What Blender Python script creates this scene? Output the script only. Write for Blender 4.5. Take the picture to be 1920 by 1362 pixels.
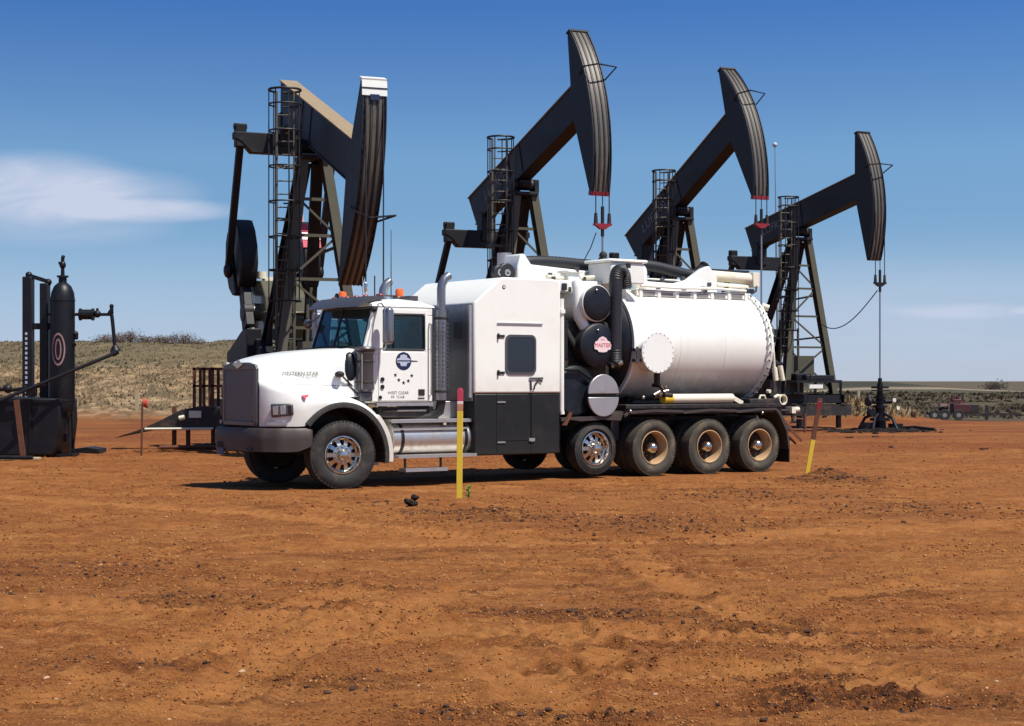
import bpy, bmesh, math, random
import numpy as np
from mathutils import Vector, Matrix
from mathutils.bvhtree import BVHTree

random.seed(7)
rng = np.random.default_rng(11)
for o in list(bpy.data.objects):
    bpy.data.objects.remove(o)
SC = bpy.context.scene
COL = SC.collection
R = math.radians
PI = math.pi

# ------------------------------------------------------------------ camera
FPX = 3170.0; HOR = 714.0; EYE = 1.7          # focal length and horizon in 1920-px units, eye height
cam = bpy.data.cameras.new('camera')
cam.sensor_width = 36.0
cam.lens = 36.0 * FPX / 1920.0
cam.shift_y = (HOR - 681.0) / 1920.0
cam.clip_start = 0.2
cam.clip_end = 12000.0
cam_ob = bpy.data.objects.new('camera', cam)
cam_ob.location = (0, 0, EYE)
cam_ob.rotation_euler = (R(90), 0, 0)
COL.objects.link(cam_ob)
SC.camera = cam_ob

# ------------------------------------------------------------------ light
SUN_EL = 61.0
SUN_DIR = Vector((0.80, -0.60, 0)).normalized() * math.cos(R(SUN_EL)) + Vector((0, 0, math.sin(R(SUN_EL))))
sun = bpy.data.lights.new('sun', 'SUN')
sun.energy = 4.9
sun.angle = R(0.53)
sun.color = (1.0, 0.955, 0.88)
sun_ob = bpy.data.objects.new('sun', sun)
sun_ob.rotation_euler = SUN_DIR.to_track_quat('Z', 'Y').to_euler()
sun_ob.location = (30, -30, 60)
COL.objects.link(sun_ob)

SC.view_settings.view_transform = 'Standard'
SC.view_settings.look = 'None'
SC.view_settings.gamma = 1.0
SC.view_settings.exposure = 0.32
SC.view_settings.use_curve_mapping = False


class NT:
    """small node-tree helper"""
    def __init__(self, tree):
        self.t = tree; self.n = tree.nodes; self.l = tree.links
    def node(self, typ, **kw):
        nd = self.n.new(typ)
        for k, v in kw.items():
            setattr(nd, k, v)
        return nd
    def put(self, sock, v):
        if isinstance(v, bpy.types.NodeSocket):
            self.l.new(v, sock)
        else:
            sock.default_value = v
    def math(self, op, a, b=0.0, clamp=False):
        nd = self.node('ShaderNodeMath', operation=op); nd.use_clamp = clamp
        self.put(nd.inputs[0], a); self.put(nd.inputs[1], b)
        return nd.outputs[0]
    def mix(self, f, a, b, blend='MIX'):
        nd = self.node('ShaderNodeMix', data_type='RGBA', blend_type=blend)
        self.put(nd.inputs[0], f)
        self.put(nd.inputs[6], a if isinstance(a, bpy.types.NodeSocket) else (*a, 1) if len(a) == 3 else a)
        self.put(nd.inputs[7], b if isinstance(b, bpy.types.NodeSocket) else (*b, 1) if len(b) == 3 else b)
        return nd.outputs[2]
    def ramp(self, f, lo, hi, a=0.0, b=1.0, smooth=True):
        nd = self.node('ShaderNodeMapRange'); nd.clamp = True
        if smooth: nd.interpolation_type = 'SMOOTHSTEP'
        self.put(nd.inputs[0], f); nd.inputs[1].default_value = lo; nd.inputs[2].default_value = hi
        nd.inputs[3].default_value = a; nd.inputs[4].default_value = b
        return nd.outputs[0]
    def noise(self, vec, scale, detail=4.0, rough=0.55, dist=0.0):
        nd = self.node('ShaderNodeTexNoise')
        if vec is not None: self.l.new(vec, nd.inputs['Vector'])
        nd.inputs['Scale'].default_value = scale; nd.inputs['Detail'].default_value = detail
        nd.inputs['Roughness'].default_value = rough; nd.inputs['Distortion'].default_value = dist
        return nd.outputs['Fac']
    def mapping(self, vec, loc=(0, 0, 0), rot=(0, 0, 0), scale=(1, 1, 1)):
        nd = self.node('ShaderNodeMapping')
        self.l.new(vec, nd.inputs[0])
        nd.inputs[1].default_value = loc; nd.inputs[2].default_value = rot; nd.inputs[3].default_value = scale
        return nd.outputs[0]


world = bpy.data.worlds.new('World')
SC.world = world
world.use_nodes = True
wt = NT(world.node_tree)
wt.n.clear()
w_out = wt.node('ShaderNodeOutputWorld')
w_bg = wt.node('ShaderNodeBackground')
w_bg.inputs[1].default_value = 0.09
wt.l.new(w_bg.outputs[0], w_out.inputs[0])
tc = wt.node('ShaderNodeTexCoord')
sepw = wt.node('ShaderNodeSeparateXYZ'); wt.l.new(tc.outputs['Generated'], sepw.inputs[0])
dx, dy, dz = sepw.outputs
# the clear dark-blue sky of this day: the sky texture is read somewhat above the true elevation
dz2 = wt.math('ADD', wt.math('MULTIPLY', wt.math('MAXIMUM', dz, 0.0), 2.6), 0.10)
comb = wt.node('ShaderNodeCombineXYZ')
wt.put(comb.inputs[0], dx); wt.put(comb.inputs[1], dy); wt.put(comb.inputs[2], dz2)
nrm = wt.node('ShaderNodeVectorMath', operation='NORMALIZE'); wt.l.new(comb.outputs[0], nrm.inputs[0])
sky = wt.node('ShaderNodeTexSky')
sky.sky_type = 'NISHITA'
sky.sun_disc = False
sky.sun_elevation = R(SUN_EL)
sky.sun_rotation = math.atan2(SUN_DIR.x, SUN_DIR.y)
sky.altitude = 600.0
sky.air_density = 1.0
sky.dust_density = 0.35
sky.ozone_density = 2.2
wt.l.new(nrm.outputs[0], sky.inputs[0])
hs = wt.node('ShaderNodeHueSaturation'); hs.inputs['Saturation'].default_value = 1.12
wt.l.new(sky.outputs[0], hs.inputs['Color'])
# thin wispy clouds low in the west, faint veil low in the east (in directions, x/y and z/y)
yy = wt.math('MAXIMUM', dy, 0.05)
ax = wt.math('DIVIDE', dx, yy); el = wt.math('DIVIDE', dz, yy)
cv = wt.node('ShaderNodeCombineXYZ'); wt.put(cv.inputs[0], ax); wt.put(cv.inputs[1], el)
def blob(cx, cy, rx, ry, soft=1.0):
    a = wt.math('DIVIDE', wt.math('SUBTRACT', ax, cx), rx)
    b = wt.math('DIVIDE', wt.math('SUBTRACT', el, cy), ry)
    d = wt.math('ADD', wt.math('MULTIPLY', a, a), wt.math('MULTIPLY', b, b))
    return wt.ramp(d, 0.0, 1.0, soft, 0.0)
cn = wt.noise(wt.mapping(cv.outputs[0], scale=(10, 38, 1)), 1.0, 7.0, 0.58, 0.8)
cn2 = wt.ramp(cn, 0.25, 0.75, 0.50, 1.15)
m = wt.math('ADD', blob(-0.285, 0.113, 0.078, 0.026, 1.0), blob(-0.212, 0.1005, 0.060, 0.0085, 0.72))
m = wt.math('ADD', m, blob(-0.235, 0.110, 0.062, 0.018, 0.5))
m = wt.math('ADD', m, blob(-0.27, 0.092, 0.085, 0.016, 0.42))
m = wt.math('ADD', m, blob(0.268, 0.041, 0.05, 0.006, 0.45))
m = wt.math('ADD', m, blob(0.31, 0.0415, 0.018, 0.0035, 0.9))
m = wt.math('ADD', m, blob(0.2, 0.03, 0.26, 0.05, 0.30))
m = wt.math('MULTIPLY', m, cn2, clamp=True)
veil = wt.math('MULTIPLY', wt.ramp(dz, 0.0, 0.10, 1.0, 0.0), 0.30)
c1 = wt.mix(veil, hs.outputs[0], (6.2, 6.6, 8.2))
cr = wt.node('ShaderNodeValToRGB')
stops = [(0.0, (1.14, 0.99, 0.93)), (0.0675, (1.78, 1.68, 1.41)), (0.1306, (2.03, 2.08, 1.79)), (0.2157, (0.93, 1.37, 1.77)), (0.50, (1.0, 1.1, 1.2)), (1.0, (1.0, 1.0, 1.0))]
while len(cr.color_ramp.elements) < len(stops): cr.color_ramp.elements.new(0.5)
for e_, (p_, c_) in zip(cr.color_ramp.elements, stops):
    e_.position = p_; e_.color = (*[q/2.2 for q in c_], 1)
wt.put(cr.inputs[0], wt.math('MAXIMUM', dz, 0.0))
c1 = wt.mix(1.0, c1, cr.outputs[0], 'MULTIPLY')
c1 = wt.mix(1.0, c1, (2.2/1.149, 2.2/1.149, 2.2/1.149), 'MULTIPLY')
c2 = wt.mix(wt.math('MULTIPLY', m, 0.85, clamp=True), c1, (5.6, 6.0, 7.3))
wt.l.new(c2, w_bg.inputs[0])

# ------------------------------------------------------------------ mesh helpers
class MB:
    def __init__(self):
        self.v = []; self.f = []
    def add(self, vs, fs):
        k = len(self.v); self.v += [tuple(p) for p in vs]; self.f += [tuple(i + k for i in q) for q in fs]
        return self
    def box(self, x0, x1, y0, y1, z0, z1):
        return self.add([(x0,y0,z0),(x1,y0,z0),(x1,y1,z0),(x0,y1,z0),(x0,y0,z1),(x1,y0,z1),(x1,y1,z1),(x0,y1,z1)],
                        [(0,3,2,1),(4,5,6,7),(0,1,5,4),(1,2,6,5),(2,3,7,6),(3,0,4,7)])
    def prism(self, poly, axis, a, b):
        """extrude a closed 2D polygon along an axis; the 2D coordinates are the other two axes in order"""
        def P(p, w):
            return {'x': (w, p[0], p[1]), 'y': (p[0], w, p[1]), 'z': (p[0], p[1], w)}[axis]
        n = len(poly)
        vs = [P(p, a) for p in poly] + [P(p, b) for p in poly]
        fs = [tuple(range(n)), tuple(range(2*n-1, n-1, -1))] + [(i, i+n, (i+1) % n+n, (i+1) % n) for i in range(n)]
        return self.add(vs, fs)
    def frame(self, p0, p1, up=(0, 0, 1)):
        p0 = Vector(p0); p1 = Vector(p1); d = (p1-p0).normalized(); u = Vector(up)
        if abs(d.dot(u)) > 0.98: u = Vector((1, 0, 0)) if abs(d.x) < 0.9 else Vector((0, 1, 0))
        s = d.cross(u).normalized(); u = s.cross(d)
        return p0, p1, d, s, u
    def bar(self, p0, p1, w, h, up=(0, 0, 1), w1=None, h1=None):
        p0, p1, d, s, u = self.frame(p0, p1, up)
        w1 = w if w1 is None else w1; h1 = h if h1 is None else h1
        vs = [p0+s*a*w/2+u*b*h/2 for a, b in ((-1,-1),(1,-1),(1,1),(-1,1))] + [p1+s*a*w1/2+u*b*h1/2 for a, b in ((-1,-1),(1,-1),(1,1),(-1,1))]
        return self.add(vs, [(0,3,2,1),(4,5,6,7),(0,1,5,4),(1,2,6,5),(2,3,7,6),(3,0,4,7)])
    def ibeam(self, p0, p1, w, h, up=(0, 0, 1), t=0.03):
        P0, P1, d, s, u = self.frame(p0, p1, up)
        self.bar(P0+u*(h/2-t/2), P1+u*(h/2-t/2), w, t, up); self.bar(P0-u*(h/2-t/2), P1-u*(h/2-t/2), w, t, up)
        return self.bar(P0, P1, t, h-2*t, up)
    def cyl(self, p0, p1, r0, r1=None, n=16, cap=True):
        r1 = r0 if r1 is None else r1
        p0, p1, d, s, u = self.frame(p0, p1)
        vs = []
        for p, r in ((p0, r0), (p1, r1)):
            for i in range(n):
                a = 2*PI*i/n; vs.append(p + s*math.cos(a)*r + u*math.sin(a)*r)
        fs = [(i, (i+1) % n, (i+1) % n+n, i+n) for i in range(n)]
        if cap: fs += [tuple(range(n-1, -1, -1)), tuple(range(n, 2*n))]
        return self.add(vs, fs)
    def tube(self, pts, r, n=8, cap=True):
        pts = [Vector(p) for p in pts]; rings = []
        prev = None
        for i, p in enumerate(pts):
            d = (pts[min(i+1, len(pts)-1)] - pts[max(i-1, 0)]).normalized()
            if prev is None:
                u = Vector((0, 0, 1)) if abs(d.z) < 0.9 else Vector((1, 0, 0))
            else: u = prev
            s = d.cross(u).normalized(); u = s.cross(d).normalized(); prev = u
            rr = r[i] if isinstance(r, (list, tuple)) else r
            rings.append([p + s*math.cos(2*PI*k/n)*rr + u*math.sin(2*PI*k/n)*rr for k in range(n)])
        vs = [q for g in rings for q in g]; fs = []
        for i in range(len(rings)-1):
            for k in range(n):
                a = i*n; fs.append((a+k, a+(k+1) % n, a+n+(k+1) % n, a+n+k))
        if cap: fs += [tuple(range(n-1, -1, -1)), tuple(range(len(vs)-n, len(vs)))]
        return self.add(vs, fs)
    def lathe(self, prof, c, axis='y', n=32, caps=False):
        """prof: list of (r, offset along the axis)"""
        vs = []
        for r, h in prof:
            for i in range(n):
                a = 2*PI*i/n; p, q = math.cos(a)*r, math.sin(a)*r
                v = {'y': (p, h, q), 'x': (h, p, q), 'z': (p, q, h)}[axis]
                vs.append((v[0]+c[0], v[1]+c[1], v[2]+c[2]))
        fs = []
        for j in range(len(prof)-1):
            for i in range(n):
                fs.append((j*n+i, j*n+(i+1) % n, (j+1)*n+(i+1) % n, (j+1)*n+i))
        if caps: fs += [tuple(range(n)), tuple(range(len(vs)-n, len(vs)))]
        return self.add(vs, fs)
    def ball(self, c, r, sz=(1, 1, 1), n=12, m=8, jit=0.0):
        prof = [(max(1e-4, math.sin(PI*j/m))*r, -math.cos(PI*j/m)*r) for j in range(m+1)]
        k = len(self.v); self.lathe(prof, (0, 0, 0), 'z', n)
        for i in range(k, len(self.v)):
            x, y, z = self.v[i]; q = 1+jit*(random.random()*2-1)
            self.v[i] = (c[0]+x*sz[0]*q, c[1]+y*sz[1]*q, c[2]+z*sz[2]*q)
        return self
    def loft(self, secs, close=False, cap=False):
        n = len(secs[0]); vs = [p for s in secs for p in s]; fs = []
        for j in range(len(secs)-1):
            for i in range(n if close else n-1):
                fs.append((j*n+i, j*n+(i+1) % n, (j+1)*n+(i+1) % n, (j+1)*n+i))
        if cap: fs += [tuple(range(n-1, -1, -1)), tuple(range(len(vs)-n, len(vs)))]
        return self.add(vs, fs)
    def xf(self, M, start=0):
        for i in range(start, len(self.v)):
            self.v[i] = tuple(M @ Vector(self.v[i]))
        return self
    def cut(self):
        self.cuts = getattr(self, 'cuts', []) + [(len(self.v), len(self.f))]; return self
    def build_each(self, name, mat, parent=None, **kw):
        """one object for each stretch between cut() marks"""
        C_ = [(0, 0)] + getattr(self, 'cuts', []) + [(len(self.v), len(self.f))]; out = []
        for (v0, f0), (v1, f1) in zip(C_, C_[1:]):
            if f1 > f0:
                m_ = MB(); m_.v = self.v[v0:v1]; m_.f = [tuple(i-v0 for i in q) for q in self.f[f0:f1]]; out.append(m_.build(name, mat, parent, **kw))
        return out
    def build(self, name, mat, parent=None, bevel=0.0, smooth=35, label=None, seg=2):
        me = bpy.data.meshes.new(name)
        me.from_pydata(self.v, [], self.f)
        me.validate(); 
        bm = bmesh.new(); bm.from_mesh(me)
        bmesh.ops.recalc_face_normals(bm, faces=bm.faces); bm.to_mesh(me); bm.free()
        me.materials.append(mat)
        if smooth:
            me.polygons.foreach_set('use_smooth', [True]*len(me.polygons))
            me.set_sharp_from_angle(angle=R(smooth))
        o = bpy.data.objects.new(name, me); COL.objects.link(o)
        if parent is not None: o.parent = parent
        if bevel > 0:
            b = o.modifiers.new('bevel', 'BEVEL'); b.width = bevel; b.segments = seg; b.limit_method = 'ANGLE'; b.angle_limit = R(40)
            b.harden_normals = False
        if label: o['label'] = label
        return o

def tag(o, label=None, cat=None, group=None, kind=None):
    if label: o['label'] = label
    if cat: o['category'] = cat
    if group: o['group'] = group
    if kind: o['kind'] = kind
    return o
def thing(name, label, cat, loc=(0, 0, 0), rz=0.0, group=None):
    o = bpy.data.objects.new(name, None); COL.objects.link(o)
    o.empty_display_size = 0.3
    o.location = loc; o.rotation_euler = (0, 0, rz)
    return tag(o, label, cat, group)
def piece(name, parent, loc=(0, 0, 0)):
    o = bpy.data.objects.new(name, None); COL.objects.link(o); o.parent = parent; o.location = loc
    return o
def copy_tree(o, parent=None):
    c = o.copy(); COL.objects.link(c); c.parent = parent
    for ch in o.children: copy_tree(ch, c)
    return c
def PX(x, y, Z):
    """world point seen at pixel (x, y) of the 1920 photograph at depth Z"""
    return Vector(((x-960.0)*Z/FPX, Z, EYE+(HOR-y)*Z/FPX))
def GP(x, y):
    Z = EYE*FPX/(y-HOR); return Vector(((x-960.0)*Z/FPX, Z, 0.0))

def text_polys(s, size):
    cu = bpy.data.curves.new('txt', 'FONT'); cu.body = s; cu.size = size; cu.align_x = 'CENTER'; cu.align_y = 'CENTER'
    cu.resolution_u = 2
    o = bpy.data.objects.new('txt', cu); COL.objects.link(o)
    dg = bpy.context.evaluated_depsgraph_get(); dg.update()
    me = o.evaluated_get(dg).to_mesh()
    vs = [tuple(v.co) for v in me.vertices]; fs = [tuple(p.vertices) for p in me.polygons]
    o.evaluated_get(dg).to_mesh_clear()
    bpy.data.objects.remove(o); bpy.data.curves.remove(cu)
    return vs, fs

# ------------------------------------------------------------------ materials
def mat(name, col, rough=0.5, metal=0.0, coat=0.0, var=0.0, var_scale=6.0, dirt=None, dirt_amt=0.0, dirt_scale=3.0,
        bump=0.0, bump_scale=40.0, spec=0.5, rough_var=0.0, low_dirt_shade=None, streak=0.0):
    m = bpy.data.materials.new(name); m.use_nodes = True
    t = NT(m.node_tree); b = t.n['Principled BSDF']
    tcn = t.node('ShaderNodeTexCoord'); v = tcn.outputs['Object']
    base = (*col, 1)
    n1 = t.noise(v, var_scale, 5.0, 0.6)
    c = t.mix(t.math('MULTIPLY', n1, 1.0), tuple(x*(1-var) for x in col), tuple(min(1, x*(1+var)) for x in col))
    if dirt is not None:
        n2 = t.noise(v, dirt_scale, 6.0, 0.65, 0.3)
        f = t.ramp(n2, 0.48, 0.72, 0.0, dirt_amt)
        if low_dirt_shade is not None:      # splash dirt on the low parts; on the tank also painted-in shade
            sp = t.node('ShaderNodeSeparateXYZ'); t.l.new(v, sp.inputs[0])
            lo = t.ramp(sp.outputs[2], low_dirt_shade[0], low_dirt_shade[1], low_dirt_shade[2], 0.0)
            lo = t.math('MULTIPLY', lo, t.ramp(t.noise(v, 5.0, 6.0, 0.7), 0.25, 0.6, 0.35, 1.0))
            f = t.math('MAXIMUM', f, lo)
        if streak:                    # run-off streaks down the sides
            n3 = t.noise(t.mapping(v, scale=(9, 9, 0.55)), 1.0, 5.0, 0.7)
            f = t.math('MAXIMUM', f, t.ramp(n3, 0.55, 0.72, 0.0, streak))
        c = t.mix(f, c, dirt)
        t.put(b.inputs['Roughness'], t.math('ADD', t.math('MULTIPLY', f, 0.5*(0.85-rough)), rough, clamp=True))
    else:
        b.inputs['Roughness'].default_value = rough
        if rough_var:
            t.put(b.inputs['Roughness'], t.ramp(t.noise(v, var_scale*1.7, 4.0), 0.3, 0.7, max(0.02, rough-rough_var), min(1, rough+rough_var)))
    t.l.new(c, b.inputs['Base Color'])
    b.inputs['Metallic'].default_value = metal
    b.inputs['Coat Weight'].default_value = coat
    b.inputs['Coat Roughness'].default_value = 0.08
    b.inputs['Specular IOR Level'].default_value = spec
    if bump:
        bn = t.node('ShaderNodeBump'); bn.inputs['Strength'].default_value = bump; bn.inputs['Distance'].default_value = 0.02
        t.l.new(t.noise(v, bump_scale, 5.0, 0.6), bn.inputs['Height']); t.l.new(bn.outputs[0], b.inputs['Normal'])
    return m

DUST = (0.30, 0.15, 0.075)
M = {}
M['white'] = mat('white_paint', (0.81, 0.815, 0.765), 0.32, coat=0.35, var=0.02, dirt=(0.42, 0.33, 0.25), dirt_amt=0.10, dirt_scale=1.6, low_dirt_shade=(0.8, 1.6, 0.50), streak=0.12)
M['tank'] = mat('tank_white_paint', (0.80, 0.795, 0.74), 0.34, coat=0.3, var=0.02, dirt=(0.24, 0.19, 0.15), dirt_amt=0.10, dirt_scale=1.1, low_dirt_shade=(1.3, 2.05, 0.85), streak=0.10)  # low band is grime darkened further to paint in the underside shade
M['sleeper'] = mat('sleeper_white_paint', (0.83, 0.825, 0.765), 0.40, coat=0.2, var=0.02, dirt=(0.45, 0.37, 0.29), dirt_amt=0.10, dirt_scale=1.4, low_dirt_shade=(1.45, 2.0, 0.30), streak=0.10)
M['black'] = mat('black_paint', (0.009, 0.010, 0.011), 0.5, coat=0.05, var=0.3, dirt=(0.05, 0.04, 0.03), dirt_amt=0.3, dirt_scale=2.2, low_dirt_shade=(0.3, 1.0, 0.25), spec=0.35)
M['drum'] = mat('drum_black_paint', (0.006, 0.008, 0.014), 0.45, coat=0.05, spec=0.35, var=0.2, dirt=(0.06, 0.06, 0.07), dirt_amt=0.2)
M['dark'] = mat('chassis_black', (0.018, 0.016, 0.015), 0.6, var=0.3, dirt=(0.14, 0.08, 0.05), dirt_amt=0.5, dirt_scale=3.0)
M['rubber'] = mat('tyre_rubber', (0.022, 0.021, 0.020), 0.78, var=0.25, dirt=(0.16, 0.11, 0.075), dirt_amt=0.35, dirt_scale=5.0, bump=0.15, bump_scale=60)
M['rubber_dusty'] = mat('dusty_tyre_rubber', (0.05, 0.043, 0.032), 0.85, var=0.25, dirt=(0.22, 0.16, 0.09), dirt_amt=0.55, dirt_scale=4.0, bump=0.15, bump_scale=60)
M['hose'] = mat('black_hose', (0.013, 0.014, 0.018), 0.55, var=0.3, bump=0.1, bump_scale=30)
M['chrome'] = mat('chrome', (0.62, 0.57, 0.50), 0.27, metal=1.0, var=0.08, dirt=(0.25, 0.2, 0.16), dirt_amt=0.25, dirt_scale=4.0)
M['alu'] = mat('brushed_aluminium', (0.56, 0.54, 0.51), 0.42, metal=0.85, var=0.12, dirt=(0.28, 0.2, 0.14), dirt_amt=0.45, dirt_scale=5.0)
M['silver'] = mat('dull_silver_panel', (0.24, 0.25, 0.28), 0.34, metal=0.75, var=0.08, rough_var=0.05)
M['bumper'] = mat('dusty_steel_bumper', (0.060, 0.045, 0.040), 0.55, metal=0.2, var=0.12, dirt=(0.085, 0.058, 0.043), dirt_amt=0.5, dirt_scale=3.0)
M['mesh'] = mat('grille_mesh', (0.24, 0.24, 0.25), 0.42, metal=0.5, var=0.3, var_scale=14)
M['grille'] = mat('grille_surround', (0.12, 0.115, 0.12), 0.35, metal=0.6, var=0.1)
M['reducer'] = mat('reducer_olive_paint', (0.085, 0.078, 0.045), 0.35, coat=0.3, var=0.2, dirt=(0.07, 0.06, 0.04), dirt_amt=0.5)
M['perf'] = mat('stack_guard_steel', (0.32, 0.31, 0.31), 0.28, metal=0.95, var=0.12, dirt=(0.12, 0.10, 0.09), dirt_amt=0.4)
M['dish'] = mat('dusty_rim', (0.42, 0.27, 0.14), 0.75, var=0.18, var_scale=5, dirt=(0.30, 0.17, 0.08), dirt_amt=0.6, dirt_scale=7)
M['rimdark'] = mat('rim_dark', (0.012, 0.009, 0.008), 0.7, var=0.3)
M['orange'] = mat('orange_lens', (0.78, 0.15, 0.03), 0.25, coat=0.4, var=0.1)
M['red'] = mat('red_paint', (0.24, 0.014, 0.024), 0.45, var=0.15)
M['redlens'] = mat('red_lens', (0.30, 0.02, 0.03), 0.3, var=0.15)
M['yellow'] = mat('yellow_paint', (0.72, 0.50, 0.04), 0.5, var=0.1)
M['cream'] = mat('cream_paint', (0.74, 0.69, 0.54), 0.45, var=0.06, dirt=(0.35, 0.27, 0.17), dirt_amt=0.3)
M['navy'] = mat('navy_ink', (0.012, 0.018, 0.065), 0.4, var=0.05)
M['ink'] = mat('grey_ink', (0.02, 0.02, 0.03), 0.5, var=0.05)
M['paleblue'] = mat('pale_blue_ink', (0.30, 0.42, 0.55), 0.5, var=0.05)
M['palegrey'] = mat('pale_logo_grey', (0.42, 0.46, 0.58), 0.5, var=0.05)
M['intake'] = mat('air_cleaner_steel', (0.075, 0.078, 0.09), 0.22, metal=0.25, coat=0.3, var=0.2)
M['slot'] = mat('slot_grey', (0.22, 0.21, 0.20), 0.6, var=0.1)
M['emblem'] = mat('faded_pink_emblem', (0.30, 0.17, 0.17), 0.6, var=0.2)
M['oil'] = mat('oily_black_soil', (0.018, 0.013, 0.011), 0.9, var=0.4, spec=0.2)
M['badge'] = mat('badge_white', (0.80, 0.62, 0.62), 0.4, var=0.03)
M['badgered'] = mat('badge_red', (0.62, 0.10, 0.13), 0.4, var=0.03)
M['beam'] = mat('pumpjack_black', (0.0070, 0.0078, 0.011), 0.55, spec=0.38,  var=0.3, var_scale=2.0, dirt=(0.028, 0.026, 0.025), dirt_amt=0.5, dirt_scale=2.0)
M['olive'] = mat('pumpjack_olive', (0.075, 0.069, 0.043), 0.6, var=0.25, var_scale=3.0, dirt=(0.05, 0.045, 0.035), dirt_amt=0.5, dirt_scale=3.0)
M['beamtop'] = mat('dusty_beam_flange', (0.27, 0.20, 0.12), 0.75, var=0.15, var_scale=3.0, dirt=(0.12, 0.09, 0.06), dirt_amt=0.4)
M['face'] = mat('head_face_paint', (0.045, 0.042, 0.036), 0.42, metal=0.15, var=0.3, var_scale=1.5, dirt=(0.16, 0.13, 0.095), dirt_amt=0.6, dirt_scale=1.2)
M['facestrip'] = mat('head_face_worn', (0.115, 0.100, 0.082), 0.38, metal=0.15, var=0.35, var_scale=1.3, dirt=(0.05, 0.042, 0.032), dirt_amt=0.85, dirt_scale=1.1)
M['steel'] = mat('galvanised_steel', (0.30, 0.31, 0.33), 0.45, metal=0.6, var=0.2)
M['letter'] = mat('faded_lettering', (0.17, 0.175, 0.19), 0.6, var=0.3, var_scale=8)
M['rust'] = mat('rusty_steel', (0.13, 0.045, 0.022), 0.8, var=0.35, var_scale=8.0, dirt=(0.05, 0.02, 0.012), dirt_amt=0.6, dirt_scale=9)
M['wood'] = mat('weathered_wood', (0.42, 0.32, 0.20), 0.8, var=0.25, var_scale=9.0)
M['vessel'] = mat('vessel_black', (0.006, 0.0065, 0.009), 0.45, var=0.3, dirt=(0.022, 0.018, 0.016), dirt_amt=0.4, spec=0.35)
M['interior'] = mat('cab_interior', (0.03, 0.03, 0.033), 0.7, var=0.2)
M['seat'] = mat('seat_fabric', (0.05, 0.045, 0.045), 0.8, var=0.2)
M['clod'] = mat('damp_soil', (0.055, 0.023, 0.012), 0.95, var=0.35, var_scale=9, bump=0.6, bump_scale=30)
M['pebble'] = mat('pale_pebble', (0.42, 0.27, 0.16), 0.85, var=0.3, var_scale=2)
M['green'] = mat('green_leaf', (0.05, 0.22, 0.03), 0.6, var=0.25)
M['plate'] = mat('blue_plate', (0.01, 0.05, 0.14), 0.4, var=0.1)
M['pinkred'] = mat('fluorescent_red', (0.50, 0.04, 0.08), 0.6, var=0.15)
M['fadewood'] = mat('faded_stake', (0.45, 0.20, 0.10), 0.75, var=0.2)
M['orangeflag'] = mat('orange_flag', (0.48, 0.065, 0.035), 0.8, var=0.15)

def glass(name, tint, op, rough=0.03):
    m = bpy.data.materials.new(name); m.use_nodes = True
    t = NT(m.node_tree); t.n.clear()
    out = t.node('ShaderNodeOutputMaterial')
    tr = t.node('ShaderNodeBsdfTransparent'); tr.inputs[0].default_value = (*tint, 1)
    gl = t.node('ShaderNodeBsdfGlossy'); gl.inputs[0].default_value = (0.9, 0.95, 1, 1); gl.inputs[1].default_value = rough
    fr = t.node('ShaderNodeFresnel'); fr.inputs[0].default_value = 1.5
    mx = t.node('ShaderNodeMixShader')
    t.put(mx.inputs[0], t.math('MULTIPLY', fr.outputs[0], op, clamp=True)); t.l.new(tr.outputs[0], mx.inputs[1]); t.l.new(gl.outputs[0], mx.inputs[2])
    t.l.new(mx.outputs[0], out.inputs[0])
    return m
M['glass'] = glass('teal_window_glass', (0.42, 0.58, 0.60), 0.9)
M['darkglass'] = mat('dark_tinted_window', (0.010, 0.013, 0.022), 0.10, coat=0.3, var=0.1)
M['lens'] = glass('clear_lens', (0.85, 0.87, 0.88), 1.4)

# ------------------------------------------------------------------ ground: one sheet out to the horizon
def _hash(ix, iy, seed):
    h = (ix.astype(np.int64)*374761393 + iy.astype(np.int64)*668265263 + seed*1442695041) & 0xffffffff
    h = ((h ^ (h >> 13))*1274126177) & 0xffffffff
    return ((h ^ (h >> 16)) & 0xffff)/65535.0
def vnoise(x, y, seed=0):
    ix = np.floor(x); iy = np.floor(y); fx = x-ix; fy = y-iy
    fx = fx*fx*fx*(fx*(fx*6-15)+10); fy = fy*fy*fy*(fy*(fy*6-15)+10)
    a = _hash(ix, iy, seed); b = _hash(ix+1, iy, seed); c = _hash(ix, iy+1, seed); d = _hash(ix+1, iy+1, seed)
    return (a*(1-fx)+b*fx)*(1-fy)+(c*(1-fx)+d*fx)*fy - 0.5
def fbm(x, y, oct=4, seed=0, gain=0.5):
    s = 0; a = 1.0
    for i in range(oct):
        s = s + a*vnoise(x*2**i+i*17.3, y*2**i+i*9.1, seed+i); a *= gain
    return s
def sstep(a, b, x):
    t = np.clip((x-a)/(b-a), 0, 1); return t*t*(3-2*t)

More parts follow.
